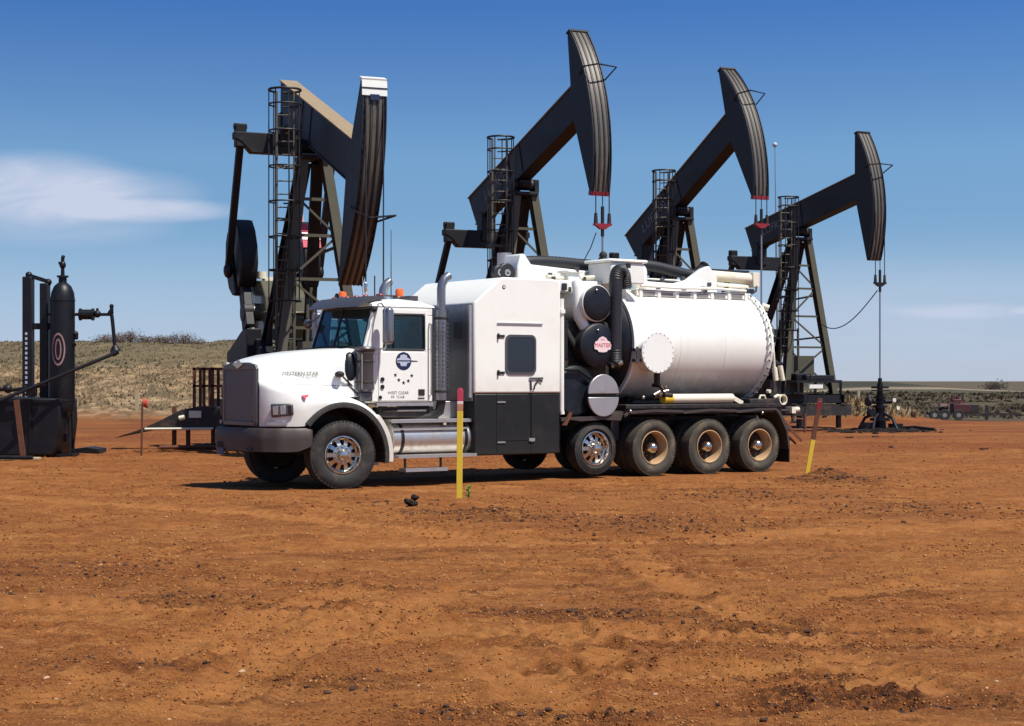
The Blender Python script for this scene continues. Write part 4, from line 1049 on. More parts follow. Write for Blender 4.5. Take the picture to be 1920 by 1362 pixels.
# spot lamp on the far windshield pillar, small bracket lamp on the near one
mb = MB(); mb.ball((0.62, 2.26, 2.66), 0.085, (0.8, 1, 1)); mb.tube([(0.66, 2.26, 2.66), (0.78, 2.12, 2.80)], 0.012, 6); mb.tube([(0.66, 2.26, 2.60), (0.66, 2.26, 2.44), (0.72, 2.14, 2.35)], 0.010, 6); mb.build('spot_lamp', M['grille'], T)
mb = MB(); mb.ball((0.70, 0.20, 2.84), 0.06, (0.9, 1, .9)); mb.tube([(0.70, 0.2, 2.84), (0.82, 0.30, 2.88)], 0.012, 6); mb.build('corner_lamp', M['rimdark'], T)

# --- exhaust stacks (behind the cab, with perforated shields)
for side in (-1, 1):
    Y = (lambda y: y) if side < 0 else mir
    s0 = MB(); s0.cyl((2.02, Y(0.26), 1.38), (2.02, Y(0.26), 2.86), 0.105, n=24); so = s0.build('exhaust_stack', M['perf'], T)
    s0 = MB()
    s0.cyl((2.02, Y(0.26), 2.86), (2.02, Y(0.26), 3.22), 0.072, n=20); s0.tube([(2.02, Y(0.26), 3.20), (2.03, Y(0.26), 3.28), (2.09, Y(0.26), 3.38), (2.17, Y(0.26), 3.43)], 0.072, 20, cap=False); s0.build('stack_pipe', M['silver'], so)
    s0 = MB(); s0.lathe([(0.107, 1.50), (0.114, 1.505), (0.114, 1.54), (0.107, 1.545)], (2.02, Y(0.26), 0), 'z', 24); s0.cut(); s0.lathe([(0.107, 2.70), (0.114, 2.705), (0.114, 2.74), (0.107, 2.745)], (2.02, Y(0.26), 0), 'z', 24); s0.build_each('stack_band', M['dark'], so); s0 = MB()
    s0.tube([(2.02, Y(0.26), 1.38), (2.0, Y(0.28), 1.2), (1.86, Y(0.36), 1.10), (1.4, Y(0.5), 1.06)], 0.08, 16); s0.build('stack_elbow', M['dark'], so)
    s0 = MB()
    for i in range(16):
        z = 1.60+i*0.068
        for k in range(5):
            a = R(180)+R(36)*k; s0.box(2.02+math.cos(a)*0.104-0.010, 2.02+math.cos(a)*0.104+0.010, Y(0.26)+math.sin(a)*0.1065*(1 if side < 0 else -1)-0.008, Y(0.26)+math.sin(a)*0.1065*(1 if side < 0 else -1)+0.008, z, z+0.035)
    s0.build('shield_slots', M['intake'], so)
# --- fuel tanks, steps, side boxes
for side in (-1, 1):
    Y = (lambda y: y) if side < 0 else mir
    f_ = MB(); f_.cyl((1.02, Y(0.38), 0.76), (2.62, Y(0.38), 0.76), 0.285, n=36); fo = f_.build('fuel_tank', M['alu'], T, bevel=0.02)
    f_ = MB()
    for x in (1.16, 2.38):
        f_.lathe([(0.286, 0), (0.296, 0.003), (0.296, 0.055), (0.286, 0.058)], (x, Y(0.38), 0.76), 'x', 32); f_.cut()
    f_.build_each('tank_strap', M['black'], fo)
    f_ = MB(); f_.box(1.0, 2.60, min(Y(0.12), Y(0.50)), max(Y(0.12), Y(0.50)), 1.035, 1.075); f_.box(0.98, 2.62, min(Y(0.09), Y(0.12)), max(Y(0.09), Y(0.12)), 1.02, 1.07); f_.box(1.0, 2.45, min(Y(.085), Y(.115)), max(Y(.085), Y(.115)), 0.905, 0.935)
    f_.build('tank_top_step', M['alu'], fo)
    f_ = MB(); f_.cyl((2.03, Y(0.2), 0.99), (2.03, Y(.17), 1.06), 0.05); f_.build('filler_cap', M['chrome'], fo)
    f_ = MB(); f_.box(1.05, 2.55, min(Y(0.0), Y(0.20)), max(Y(0.0), Y(0.20)), 0.455, 0.505); f_.box(1.17, 1.97, min(Y(-0.02), Y(0.2)), max(Y(-0.02), Y(0.2)), 0.235, 0.290); so = f_.build('cab_step', M['alu'], T)
    f_ = MB()
    for x in (1.22, 1.90): f_.box(x, x+0.03, min(Y(0.10), Y(0.13)), max(Y(0.10), Y(0.13)), 0.27, 0.50); f_.cut()
    f_.build_each('step_hanger', M['dark'], so)
mb = MB(); mb.box(0.90, 1.92, 0.34, 0.60, 1.10, 1.27); mb.box(0.95, 1.5, 0.30, 0.34, 1.19, 1.235); mb.build('cab_subframe', M['dark'], T, bevel=0.02)
mb = MB(); mb.box(1.20, 1.75, 0.295, 0.333, 1.20, 1.225); mb.build('step_light_bar', M['chrome'], T)
mb = MB(); mb.prism([(2.02, 1.08), (2.46, 1.08), (2.46, 1.36), (2.16, 1.36)], 'y', 0.42, 0.80); mb.build('battery_box', M['alu'], T, bevel=0.01)
# --- sleeper
sp = MB(); SB, SF, SR = 0.0, 2.50, 4.27
sp.prism([(SF, 1.49), (SR, 1.49), (SR, 3.36), (SR-.04, 3.41), (SR-0.15, 3.425), (3.10, 3.425), (3.03, 3.41), (SF+0.01, 3.00), (SF, 2.98)], 'y', 0.0, 2.4)
slp = sp.build('sleeper', M['sleeper'], T, bevel=0.03, seg=3)
sp = MB(); sp.box(SF+0.01, SR-0.015, 0.01, 2.39, 0.46, 1.482); sk = sp.build('sleeper_skirt', M['black'], slp, bevel=0.02)
sp = MB(); sp.box(SF+0.45, SF+0.46, 0.002, 0.012, 0.52, 1.48); sp.box(SR-0.62, SR-0.61, 0.002, 0.012, 0.52, 1.48); sp.box(SF+.46, SR-.62, .002, .012, 0.70, .71)
sp.build('skirt_door_seam', M['rimdark'], sk)
for (x, z) in ((2.96, 1.33), (2.96, 0.66)):
    sp = MB(); sp.box(x, x+0.16, -0.008, 0.011, z, z+0.025); sp.build('skirt_hinge', M['alu'], sk)
sp = MB(); sp.box(3.60, 3.72, -0.015, 0.012, 0.68, 0.73); sp.cyl((3.66, -0.02, 0.70), (3.66, 0.01, .70), 0.03); sp.build('skirt_latch', M['alu'], sk)
sp = MB(); sp.tube([(3.66, -0.005, 0.74), (3.66, -0.005, 1.47)], 0.008, 6); sp.build('latch_rod', M['dark'], sk)
# silver front bulkhead of the sleeper
sp = MB(); sp.box(SF-0.030, SF-0.001, 0.03, 2.37, 1.36, 2.97); bk = sp.build('sleeper_bulkhead', M['silver'], slp, bevel=0.012)
sp = MB(); sp.box(SF-0.045, SF-0.030, 0.34, 0.56, 2.40, 2.68); sp.build('bulkhead_hatch', M['grille'], bk, bevel=0.01)
sp = MB(); sp.box(SF-0.075, SF-0.030, 0.035, 0.09, 1.42, 2.95); sp.build('bulkhead_post', M['alu'], bk)
# window, frame, hinges, drip rail, folding handle, seams
def rrect(x0, x1, z0, z1, r, n=5):
    P = []
    for cx, cz, a0 in ((x1-r, z1-r, 0), (x0+r, z1-r, 90), (x0+r, z0+r, 180), (x1-r, z0+r, 270)):
        for i in range(n+1):
            a = R(a0+90*i/n); P.append((cx+math.cos(a)*r, cz+math.sin(a)*r))
    return P
sp = MB(); o_ = rrect(3.115, 3.745, 1.80, 2.47, 0.10); i_ = rrect(3.155, 3.705, 1.84, 2.43, 0.075); n_ = len(o_)
vs = [(a, -0.018, b) for a, b in o_]+[(a, -0.018, b) for a, b in i_]+[(a, 0.0, b) for a, b in o_]+[(a, 0.0, b) for a, b in i_]
fs = []
for i in range(n_):
    j = (i+1) % n_; fs += [(i, j, n_+j, n_+i), (i, 2*n_+i, 2*n_+j, j), (n_+i, n_+j, 3*n_+j, 3*n_+i)]
wf = sp.add(vs, fs).build('sleeper_window_frame', M['grille'], slp)
sp = MB(); sp.prism(rrect(3.155, 3.705, 1.84, 2.43, 0.075), 'y', -0.008, -0.002); sp.build('sleeper_window', M['darkglass'], wf)
for z in (2.44, 1.83):
    sp = MB(); sp.box(2.95, 3.10, -0.016, 0.0, z-0.022, z+0.022); sp.cyl((2.97, -0.02, z-0.045), (2.97, -0.02, z+0.045), 0.018); sp.build('window_hinge', M['rimdark'], slp)
sp = MB(); sp.box(2.95, 3.88, -0.02, 0.0, 2.645, 2.665); sp.build('drip_rail', M['alu'], slp)
sp = MB(); sp.cyl((3.09, -0.006, 3.26), (3.09, 0.0, 3.26), 0.035, n=6); sp.build('vent_plug', M['ink'], slp)
sp = MB(); sp.cyl((3.09, -0.010, 3.26), (3.09, -.006, 3.26), 0.018, n=6); sp.build('vent_centre', M['sleeper'], slp)
sp = MB(); sp.tube([(3.60, -.02, 1.74), (3.88, -.02, 1.745), (3.86, -.02, 1.68), (3.80, -.02, 1.72), (3.72, -.02, 1.64), (3.70, -.02, 1.56), (3.64, -.02, 1.54), (3.63, -.02, 1.70)], 0.013, 6); sp.build('folding_handle', M['rimdark'], slp)
# --- pipe and boxes between sleeper and tank
mb = MB(); mb.tube([(4.33, 0.06, 3.10), (4.33, 0.06, 1.20), (4.34, 0.05, 1.12)], 0.045, 12); mb.box(4.28, 4.36, -0.01, 0.09, 2.85, 2.92); mb.build('drain_pipe', M['sleeper'], T)
mb = MB(); mb.prism([(4.33, 0.94), (4.50, 1.16), (4.52, 1.13), (4.40, 0.93)], 'y', 0.0, 0.06); mb.build('pipe_shoe', M['rust'], T)
# dark blower housing
mb = MB(); mb.box(4.42, 5.70, 0.44, 2.1, 1.10, 2.75); mb.build('blower_housing', M['dark'], T, bevel=0.08)
mb = MB(); mb.lathe([(0.001, 0.04), (0.40, 0.04), (0.44, 0.08), (0.44, 0.6), (0.001, 0.6)], (4.72, 0.10, 1.52), 'y', 32); mb.build('lower_drum', M['drum'], T)
for (x, z, r, nm) in ((5.16, 3.05, 0.31, 'upper'), (5.19, 2.31, 0.375, 'mid')):
    mb = MB(); mb.lathe([(r, 0.03), (r+0.012, 0.04), (r+0.012, 0.10), (r, 0.11), (r, 1.7)], (x, 0.10, z), 'y', 40); d = mb.build('filter_drum', M['white'] if nm == 'upper' else M['dark'], T)
    mb = MB(); mb.lathe([(0.001, -0.01), (r*0.5, -0.006), (r*0.93, 0.012), (r, 0.03)], (x, 0.10, z), 'y', 40); c_ = mb.build('drum_lid', M['drum'], d)
    mb = MB(); mb.ball((x-0.05, 0.085, z+r*0.72), 0.022); mb.build('lid_knob', M['chrome'], c_)
# split aluminium disc at the lower front of the tank
mb = MB(); mb.prism([(5.19+0.335*math.cos(R(a)), 1.475+0.335*math.sin(R(a))) for a in range(0, 181, 10)], 'y', -0.02, 0.02)
so = mb.build('disc_cover', M['alu'], T, bevel=0.008)
mb = MB(); mb.prism([(5.19+0.335*math.cos(R(a)), 1.41+0.335*math.sin(R(a))) for a in range(180, 361, 10)], 'y', -0.02, 0.02); mb.build('disc_cover', M['alu'], T, bevel=0.008)
mb = MB(); mb.lathe([(0.001, 0.021), (0.30, 0.021), (0.31, 0.04), (0.31, 0.5)], (5.19, 0.0, 1.44), 'y', 36); mb.build('lower_filter_drum', M['drum'], T)
# badge on the middle drum
bc = (5.27, 0.0)
bp = [(-.20, -.09), (-.13, -.105), (-.10, -.14), (0.0, -.15), (.10, -.14), (.13, -.105), (.20, -.09), (.215, -.02), (.185, .05), (.12, .075), (.09, .12), (0.0, .155), (-.09, .12), (-.12, .075), (-.185, .05), (-.215, -.02)]
decal('drum_badge', ([(a*.88, b*.92, 0) for a, b in bp], [tuple(range(len(bp)))]), 5.235, 2.33, M['badge'], T, None, 0.070)
decal('badge_lettering', text_polys('MASTER', 0.10), 5.235, 2.315, M['badgered'], T, None, 0.066)
decal('badge_lettering', text_polys('VAC', 0.05), 5.235, 2.415, M['badgered'], T, None, 0.066)
# white elbow pipe, upper white cross duct and turret
mb = MB(); mb.tube([(4.92, 0.40, 3.42), (4.90, 0.34, 3.30), (4.90, 0.34, 2.92), (4.92, 0.33, 2.80), (5.02, 0.30, 2.62), (5.12, 0.28, 2.46)], 0.10, 18); mb.build('white_elbow_pipe', M['white'], T)
mb = MB(); mb.tube([(4.55, 0.50, 2.95), (4.62, 0.46, 2.70), (4.75, 0.40, 2.45), (4.95, 0.34, 2.15)], 0.07, 14); mb.build('support_strut', M['dark'], T)
mb = MB(); mb.box(4.30, 4.62, 0.25, 0.6, 2.05, 2.75); mb.prism([(4.40, 1.92), (4.75, 1.92), (5.0, 1.75), (5.0, 1.70), (4.70, 1.86), (4.40, 1.86)], 'y', 0.06, 0.1); mb.build('side_cabinet', M['black'], T, bevel=0.03)
mb = MB()
mb.prism([(4.05, 3.44), (4.05, 3.70), (4.12, 3.92), (4.20, 3.92), (4.34, 3.74), (5.75, 3.66), (5.75, 3.30), (4.6, 3.30)], 'y', 0.95, 1.45)
mb.box(4.40, 5.6, 0.55, 2.2, 3.24, 3.46)
mb.build('boom_cradle', M['white'], T, bevel=0.03)
mb = MB(); mb.box(4.9, 5.15, 0.62, 0.86, 3.44, 3.60); mb.box(4.86, 5.20, 0.58, 0.90, 3.60, 3.64); mb.box(5.3, 5.5, .7, .9, 3.4, 3.56); mb.cyl((4.75, .8, 3.40), (4.75, .8, 3.58), .05); mb.build('valve_block', M['white'], T, bevel=0.01)
mb = MB(); mb.box(4.7, 4.78, .5, .56, 3.28, 3.40); mb.box(5.02, 5.08, .48, .54, 3.22, 3.40); mb.box(4.3, 4.5, .56, .6, 3.40, 3.425); mb.build('latch_hardware', M['ink'], T)
mb = MB(); mb.tube([(4.5, 0.72, 3.52), (4.9, 0.70, 3.50), (5.5, 0.66, 3.54)], 0.035, 8); mb.tube([(4.45, 1.9, 3.5), (4.45, 1.9, 3.72), (5.5, 1.9, 3.72), (5.5, 1.9, 3.5)], 0.02, 6); mb.build('cradle_pipe', M['cream'], T)
mb = MB()
for (x, y, z) in ((4.55, .62, 3.48), (4.68, .90, 3.56), (5.05, .60, 3.66), (5.25, .66, 3.50), (5.42, .80, 3.60), (4.85, .56, 3.30), (5.55, .50, 3.30)): mb.box(x, x+.05, y-.03, y+.03, z-.04, z+.04); mb.cut()
mb.build_each('cradle_fitting', M['grille'], T)
# hose reel in front of the cradle
for xx, rr in ((3.86, .15), (3.72, .11)):
    mb = MB(); mb.lathe([(0.05, 0.0), (rr, 0.0), (rr+.02, .015), (rr+.02, 0.11), (rr, 0.125), (0.05, 0.125)], (xx, 1.0+.1*(3.86-xx), 3.58), 'y', 24); ro = mb.build('hose_reel', M['hose'], T)
    mb = MB(); mb.lathe([(0.03, -0.012), (0.06, -0.012), (0.06, 0.14), (0.03, 0.14)], (xx, 1.0+.1*(3.86-xx), 3.58), 'y', 16); mb.build('reel_hub', M['alu'], ro)
# suction hose over the cradle
def spline(P, n=8):
    P = [Vector(p) for p in P]; Q = [P[0]*2-P[1]]+P+[P[-1]*2-P[-2]]; out = []
    for i in range(1, len(Q)-2):
        for k in range(n):
            t = k/n; a, b, c, d = Q[i-1], Q[i], Q[i+1], Q[i+2]
            out.append(0.5*((2*b)+(c-a)*t+(2*a-5*b+4*c-d)*t*t+(3*b-a-3*c+d)*t**3))
    out.append(P[-1]); return out
def ribbed(pts, r, n=14):
    pts = spline(pts, 14); rr = [r*(1.0+0.035*(1 if i % 2 else -1)) for i in range(len(pts))]
    return MB().tube(pts, rr, n)
ribbed([(4.28, 1.20, 3.72), (4.45, 1.2, 3.80), (5.0, 1.2, 3.82), (5.6, 1.2, 3.80), (6.2, 1.2, 3.79)], 0.105).build('suction_hose', M['hose'], T)
ribbed([(6.55, 1.2, 3.80), (6.9, 1.25, 3.84), (7.3, 1.22, 3.84), (7.8, 1.15, 3.76), (8.2, 1.1, 3.70), (8.42, 1.08, 3.82), (8.5, 1.08, 3.90)], 0.10).build('suction_hose', M['hose'], T)
# vertical intake hose in front of the tank
ribbed([(5.86, 0.22, 3.34), (5.80, 0.2, 3.58), (5.66, 0.16, 3.62), (5.58, 0.14, 3.45), (5.57, 0.14, 2.9), (5.56, 0.14, 2.3), (5.55, 0.12, 2.02), (5.50, 0.12, 1.93)], 0.12, 18).build('intake_hose', M['hose'], T)
mb = MB(); mb.cyl((5.45, 0.10, 1.96), (5.62, 0.0, 2.02), 0.045, n=14); mb.build('hose_coupling', M['chrome'], T)
# white inlet box on top of the front of the tank
mb = MB(); mb.box(5.62, 6.38, 0.32, 1.0, 3.42, 3.80); mb.box(5.56, 6.44, 0.28, 1.05, 3.80, 3.86); mb.box(5.62, 6.2, 0.6, 1.8, 3.2, 3.5)
io = mb.build('inlet_box', M['white'], T, bevel=0.03)
mb = MB(); mb.ball((5.66, 0.6, 3.93), 0.075); mb.box(5.6, 5.72, .54, .66, 3.86, 3.89); mb.box(5.92, 6.0, .24, .28, 3.70, 3.78); mb.build('work_light', M['rimdark'], io)

# --- debris tank
TR, TZ, TX0, TX1 = 1.03, 2.36, 6.02, 9.30
mb = MB(); prof = [(TR, TX0), (TR, TX0+1.1), (TR, TX0+2.2), (TR, TX1)]
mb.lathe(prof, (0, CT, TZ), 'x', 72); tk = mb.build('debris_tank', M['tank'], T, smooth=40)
mb = MB(); mb.lathe([(0.001, TX0-0.42), (0.35, TX0-0.40), (0.65, TX0-0.33), (0.88, TX0-0.20), (TR-0.03, TX0-0.05), (TR-.01, TX0)], (0, CT, TZ), 'x', 56); mb.build('tank_front_head', M['drum'], tk, smooth=40)  # front head coloured black for the shadow it lies in
mb = MB(); mb.lathe([(TR-0.02, TX0-0.03), (TR+0.045, TX0-0.03), (TR+0.045, TX0+0.03), (TR, TX0+0.03)], (0, CT, TZ), 'x', 72); mb.cut()
mb.lathe([(TR, TX1-0.06), (TR+0.05, TX1-0.055), (TR+0.05, TX1-0.012), (TR+0.02, TX1-0.008), (TR+0.02, TX1+0.008), (TR+0.05, TX1+0.012), (TR+0.05, TX1+0.055), (TR-0.02, TX1+0.06)], (0, CT, TZ), 'x', 72)
mb.build_each('tank_flange', M['white'], tk, smooth=30)
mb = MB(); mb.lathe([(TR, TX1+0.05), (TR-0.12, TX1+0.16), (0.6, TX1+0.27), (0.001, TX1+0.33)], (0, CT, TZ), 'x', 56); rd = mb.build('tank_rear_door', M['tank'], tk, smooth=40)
mb = MB(); nt = MB()
for i in range(26):
    a = R(88+i*8.2); c = Vector((TX1, CT+math.cos(a)*(TR+0.04), TZ+math.sin(a)*(TR+0.04))); d = Vector((0, math.cos(a), math.sin(a)))
    mb.bar(c-Vector((0.075, 0, 0)), c+Vector((0.075, 0, 0)), 0.03, 0.022, up=d); nt.cyl(c-Vector((0.03, 0, 0))+d*0.01, c-Vector((0.03, 0, 0))+d*0.035, 0.016, n=8)
mb.build('door_clamps', M['sleeper'], rd)
nt.build('clamp_nuts', M['grille'], rd)
for xw in (7.12, 8.21):
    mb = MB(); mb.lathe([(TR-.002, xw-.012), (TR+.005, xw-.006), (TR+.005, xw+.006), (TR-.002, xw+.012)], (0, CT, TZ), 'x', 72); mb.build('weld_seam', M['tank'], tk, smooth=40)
# manway
mb = MB(); cx, cz = 6.40, 2.20; mb.cyl((cx, 0.34, cz), (cx, 0.0, cz), 0.33, n=48); mb.cyl((cx, 0.0, cz), (cx, -0.04, cz), 0.37, n=48); mw = mb.build('manway', M['white'], tk, bevel=0.008)
mb = MB()
for i in range(22):
    a = 2*PI*i/22; mb.cyl((cx+math.cos(a)*0.345, -0.048, cz+math.sin(a)*0.345), (cx+math.cos(a)*0.345, -0.038, cz+math.sin(a)*0.345), 0.009, n=6); mb.cut()
mb.build_each('manway_bolt', M['slot'], mw)
for z in (cz+.14, cz-.14):
    pass
mb = MB(); mb.box(cx-0.47, cx-0.33, 0.02, 0.12, cz-0.17, cz-0.12); mb.box(cx-0.47, cx-0.33, 0.02, 0.12, cz+0.02, cz+0.07); mb.cyl((cx-0.42, 0.03, cz-0.2), (cx-0.42, 0.03, cz+0.1), 0.02); mb.build('manway_hinge', M['grille'], mw)
# top rail along the tank
mb = MB()
for y in (0.62, 0.80):
    mb.box(6.45, 9.15, y, y+0.035, 3.24, 3.33)
for i in range(7):
    x = 6.5+i*0.43; mb.box(x, x+0.07, 0.60, 0.85, 3.20, 3.345)
mb.box(6.45, 9.15, 0.62, 0.84, 3.345, 3.36)
rl = mb.build('top_walkway', M['sleeper'], tk, bevel=0.006)
mb = MB()
for i in range(6):
    x = 6.60+i*0.43; mb.box(x, x+0.27, 0.612, 0.618, 3.255, 3.315); mb.cut()
mb.build_each('walkway_slot', M['slot'], rl)
mb = MB(); mb.tube([(6.5, .58, 3.42), (7.4, .56, 3.40), (8.3, .58, 3.42), (9.1, .60, 3.40)], .025, 8); mb.tube([(7.0, 1.5, 3.40), (7.0, 1.5, 3.62), (9.1, 1.5, 3.60), (9.1, 1.5, 3.38)], .022, 6); mb.build('top_rail_pipe', M['sleeper'], tk)
mb = MB()
for (x, y, z) in ((6.95, .66, 3.40), (7.6, .70, 3.38), (8.05, .62, 3.38), (8.6, .64, 3.42), (8.95, .66, 3.40), (7.25, .9, 3.54), (7.7, .85, 3.60), (8.3, .79, 3.50), (8.15, .79, 3.42)): mb.box(x, x+.07, y-.03, y+.03, z-.03, z+.045); mb.cut()
mb.build_each('top_fitting', M['grille'], tk)
# boom structure
mb = MB()
mb.cyl((6.72, 0.86, 3.40), (6.72, 0.86, 3.70), 0.13, n=20); mb.ball((6.72, 0.86, 3.70), 0.13)
mb.prism([(6.6, 3.36), (8.55, 3.36), (8.55, 3.66), (8.35, 3.86), (8.18, 3.80), (7.85, 3.60), (7.5, 3.50), (6.9, 3.52), (6.6, 3.5)], 'y', 0.80, 0.92)
mb.build('boom_base', M['white'], tk, bevel=0.015)
mb = MB(); mb.cyl((8.42, 0.95, 3.69), (9.60, 0.95, 3.66), 0.105, n=20); mb.cyl((8.55, 0.84, 3.50), (9.35, 0.84, 3.47), 0.06, n=14); mb.box(9.50, 9.66, 0.82, 1.08, 3.50, 3.78); bm_ = mb.build('boom', M['cream'], tk, bevel=0.008)
mb = MB(); mb.box(8.38, 9.70, 1.15, 1.30, 3.78, 3.84); mb.box(8.3, 8.42, .9, 1.0, 3.5, 3.62); mb.box(9.3, 9.5, .8, .86, 3.38, 3.46); mb.tube([(9.66, .9, 3.6), (9.5, .75, 3.42), (9.35, .7, 3.36), (9.2, .7, 3.45)], .02, 6); mb.tube([(9.3, .72, 3.30), (9.42, .66, 3.18), (9.46, .5, 3.05)], .03, 6); mb.build('boom_fittings', M['ink'], bm_)
mb = MB(); mb.cyl((9.42, 0.5, 3.12), (9.52, 0.42, 3.08), 0.06); mb.cut(); mb.cyl((9.40, 0.14, 1.95), (9.42, 0.12, 1.70), 0.05); mb.cut(); mb.cyl((9.55, 0.14, 1.98), (9.60, 0.12, 1.70), 0.045); mb.cut(); mb.tube([(9.37, 0.18, 2.6), (9.38, 0.14, 2.2), (9.40, .14, 1.95)], 0.022, 8); mb.build_each('door_cylinder', M['cream'], tk)
# lower-front valves and couplings on the tank
mb = MB(); mb.tube([(6.55, 0.30, 1.62), (6.62, 0.16, 1.60), (6.68, 0.10, 1.50), (6.55, 0.08, 1.44), (6.40, .08, 1.40)], 0.035, 8); mb.ball((6.70, 0.12, 1.56), 0.06); mb.box(6.50, 6.56, 0.1, 0.2, 1.62, 1.85); mb.cyl((6.6, .05, 1.45), (6.78, .05, 1.43), .05); mb.build('tank_valves', M['dark'], tk)
mb = MB(); mb.cyl((6.38, 0.06, 1.44), (6.50, 0.04, 1.50), 0.035); mb.cyl((6.60, 0.06, 1.50), (6.70, 0.04, 1.52), 0.03); mb.ball((6.17, .1, 1.40), .035); mb.build('valve_handles', M['chrome'], tk)
# yellow-tipped tube along the deck
mb = MB(); mb.cyl((6.82, 0.10, 1.375), (8.28, 0.10, 1.375), 0.085, n=20); tb = mb.build('side_tube', M['cream'], T)
mb = MB(); mb.cyl((6.62, 0.10, 1.375), (6.82, 0.10, 1.375), 0.088, n=20); mb.build('tube_end', M['yellow'], tb)
mb = MB(); mb.bar((8.28, 0.10, 1.39), (8.55, 0.12, 1.28), 0.06, 0.08); mb.build('tube_bracket', M['cream'], tb)
# --- deck beam, wheel fenders and rear end
mb = MB(); mb.box(5.70, 9.45, 0.0, 0.35, 1.20, 1.275); mb.box(5.70, 9.45, 0.03, 0.10, 1.10, 1.20); mb.box(5.70, 9.45, 0.5, 1.9, 1.12, 1.25)
mb.box(5.70, 9.45, 2.05, 2.4, 1.20, 1.275)
for x in (6.0, 7.1, 8.2, 9.2): mb.box(x, x+0.12, 0.45, 1.95, 1.04, 1.14)
for x in (6.3, 8.9): mb.prism([(0.75, 1.25), (1.65, 1.25), (1.75, 1.42), (0.65, 1.42)], 'x', x, x+0.14)
dk = mb.build('deck', M['dark'], T, bevel=0.01)
mb = MB()
for i in range(13):
    x = 6.15+i*0.25; mb.box(x, x+0.12, -0.004, 0.0, 1.225, 1.25)
mb.build('deck_slots', M['rimdark'], dk)
for side in (-1, 1):
    Y = (lambda y: y) if side < 0 else mir
    mb = MB()
    top = [(5.66, 1.10), (5.78, 1.16), (6.35, 1.19), (7.0, 1.17), (7.04, 1.15), (7.66, 1.19), (8.28, 1.17), (8.34, 1.15), (8.9, 1.19), (9.30, 1.19), (9.42, 1.10), (9.60, 0.80), (9.66, 0.45)]
    bot = [(x-0.035 if i > 9 else x, z-0.045) for i, (x, z) in enumerate(top)]
    secs = [[(a[0], Y(-0.012), a[1]), (a[0], Y(0.60), a[1]), (b[0], Y(0.60), b[1]), (b[0], Y(-0.012), b[1])] for a, b in zip(top, bot)]
    mb.loft(secs, close=True, cap=True); mb.build('wheel_fender', M['bumper'], T)
    mb = MB(); mb.box(9.64, 9.66, min(Y(0.0), Y(0.62)), max(Y(0.0), Y(0.62)), 0.16, 0.62); mb.build('mud_flap', M['black'], T)
    mb = MB(); mb.prism([(4.30, 1.0), (4.50, 1.03), (4.72, 1.00), (5.20, 1.02), (5.60, 1.0), (5.66, 1.16), (5.60, 1.16), (5.5, 1.10), (4.30, 1.06)], 'y', Y(0.02), Y(0.5)); mb.build('pusher_fender', M['bumper'], T)
mb = MB(); mb.box(4.28, 4.50, 0.3, 1.9, 0.45, 1.0); mb.box(5.60, 5.80, 0.3, 2.0, 0.62, 1.1); mb.box(4.5, 9.4, 0.75, 1.65, 0.62, 0.80); mb.build('air_tanks', M['dark'], T, bevel=0.03)
# rear clutter: valve, lamp, ladder struts
mb = MB(); mb.lathe([(0.08, -0.05), (0.10, -0.05), (0.10, 0.05), (0.08, 0.05), (0.08, -0.05)], (9.55, 0.10, 1.34), 'y', 20); mb.tube([(9.35, 0.1, 1.38), (9.45, 0.1, 1.42), (9.5, .1, 1.40)], 0.03, 8); mb.tube([(8.95, .1, 1.30), (9.0, .1, 1.42), (9.1, .1, 1.42), (9.15, .1, 1.30)], .022, 8)
mb.cyl((9.2, 0.12, 1.50), (9.2, 0.05, 1.50), 0.035); mb.build('rear_valve', M['cream'], T)
mb = MB(); mb.box(8.7, 9.5, 0.06, 0.30, 1.275, 1.36); mb.box(9.35, 9.62, 0.2, 0.4, 1.4, 1.72); mb.box(9.3, 9.6, .15, 2.2, 1.15, 1.28); mb.build('rear_clutter', M['dark'], T, bevel=0.01)
mb = MB(); mb.box(9.82, 9.92, 0.10, 0.28, 1.08, 1.20); mb.cyl((9.95, 0.2, 1.15), (10.08, 0.2, 1.15), 0.05); mb.build('work_lamp', M['cream'], T)
mb = MB(); mb.tube([(9.45, 0.2, 1.14), (9.9, 0.2, 1.12), (9.95, .2, .9)], 0.03, 6); mb.build('lamp_arm', M['dark'], T)
mb = MB(); mb.bar((9.62, 0.05, 0.86), (9.98, 0.0, 0.55), 0.02, 0.045); mb.bar((9.60, 0.10, 0.72), (9.9, 0.08, 0.50), 0.02, 0.04); mb.bar((9.6, 0.15, 1.0), (9.85, 0.1, .75), 0.02, .04); mb.build('rear_strut', M['rust'], T)
mb = MB(); mb.ball((8.94, -0.02, 1.10), 0.03); mb.ball((5.78, -0.02, 1.16), 0.035); mb.build('side_marker', M['chrome'], T)
mb = MB(); mb.cyl((4.28, 1.7, 3.35), (4.28, 1.7, 3.98), 0.13, n=20); mb.build('exhaust_silencer', M['alu'], T)

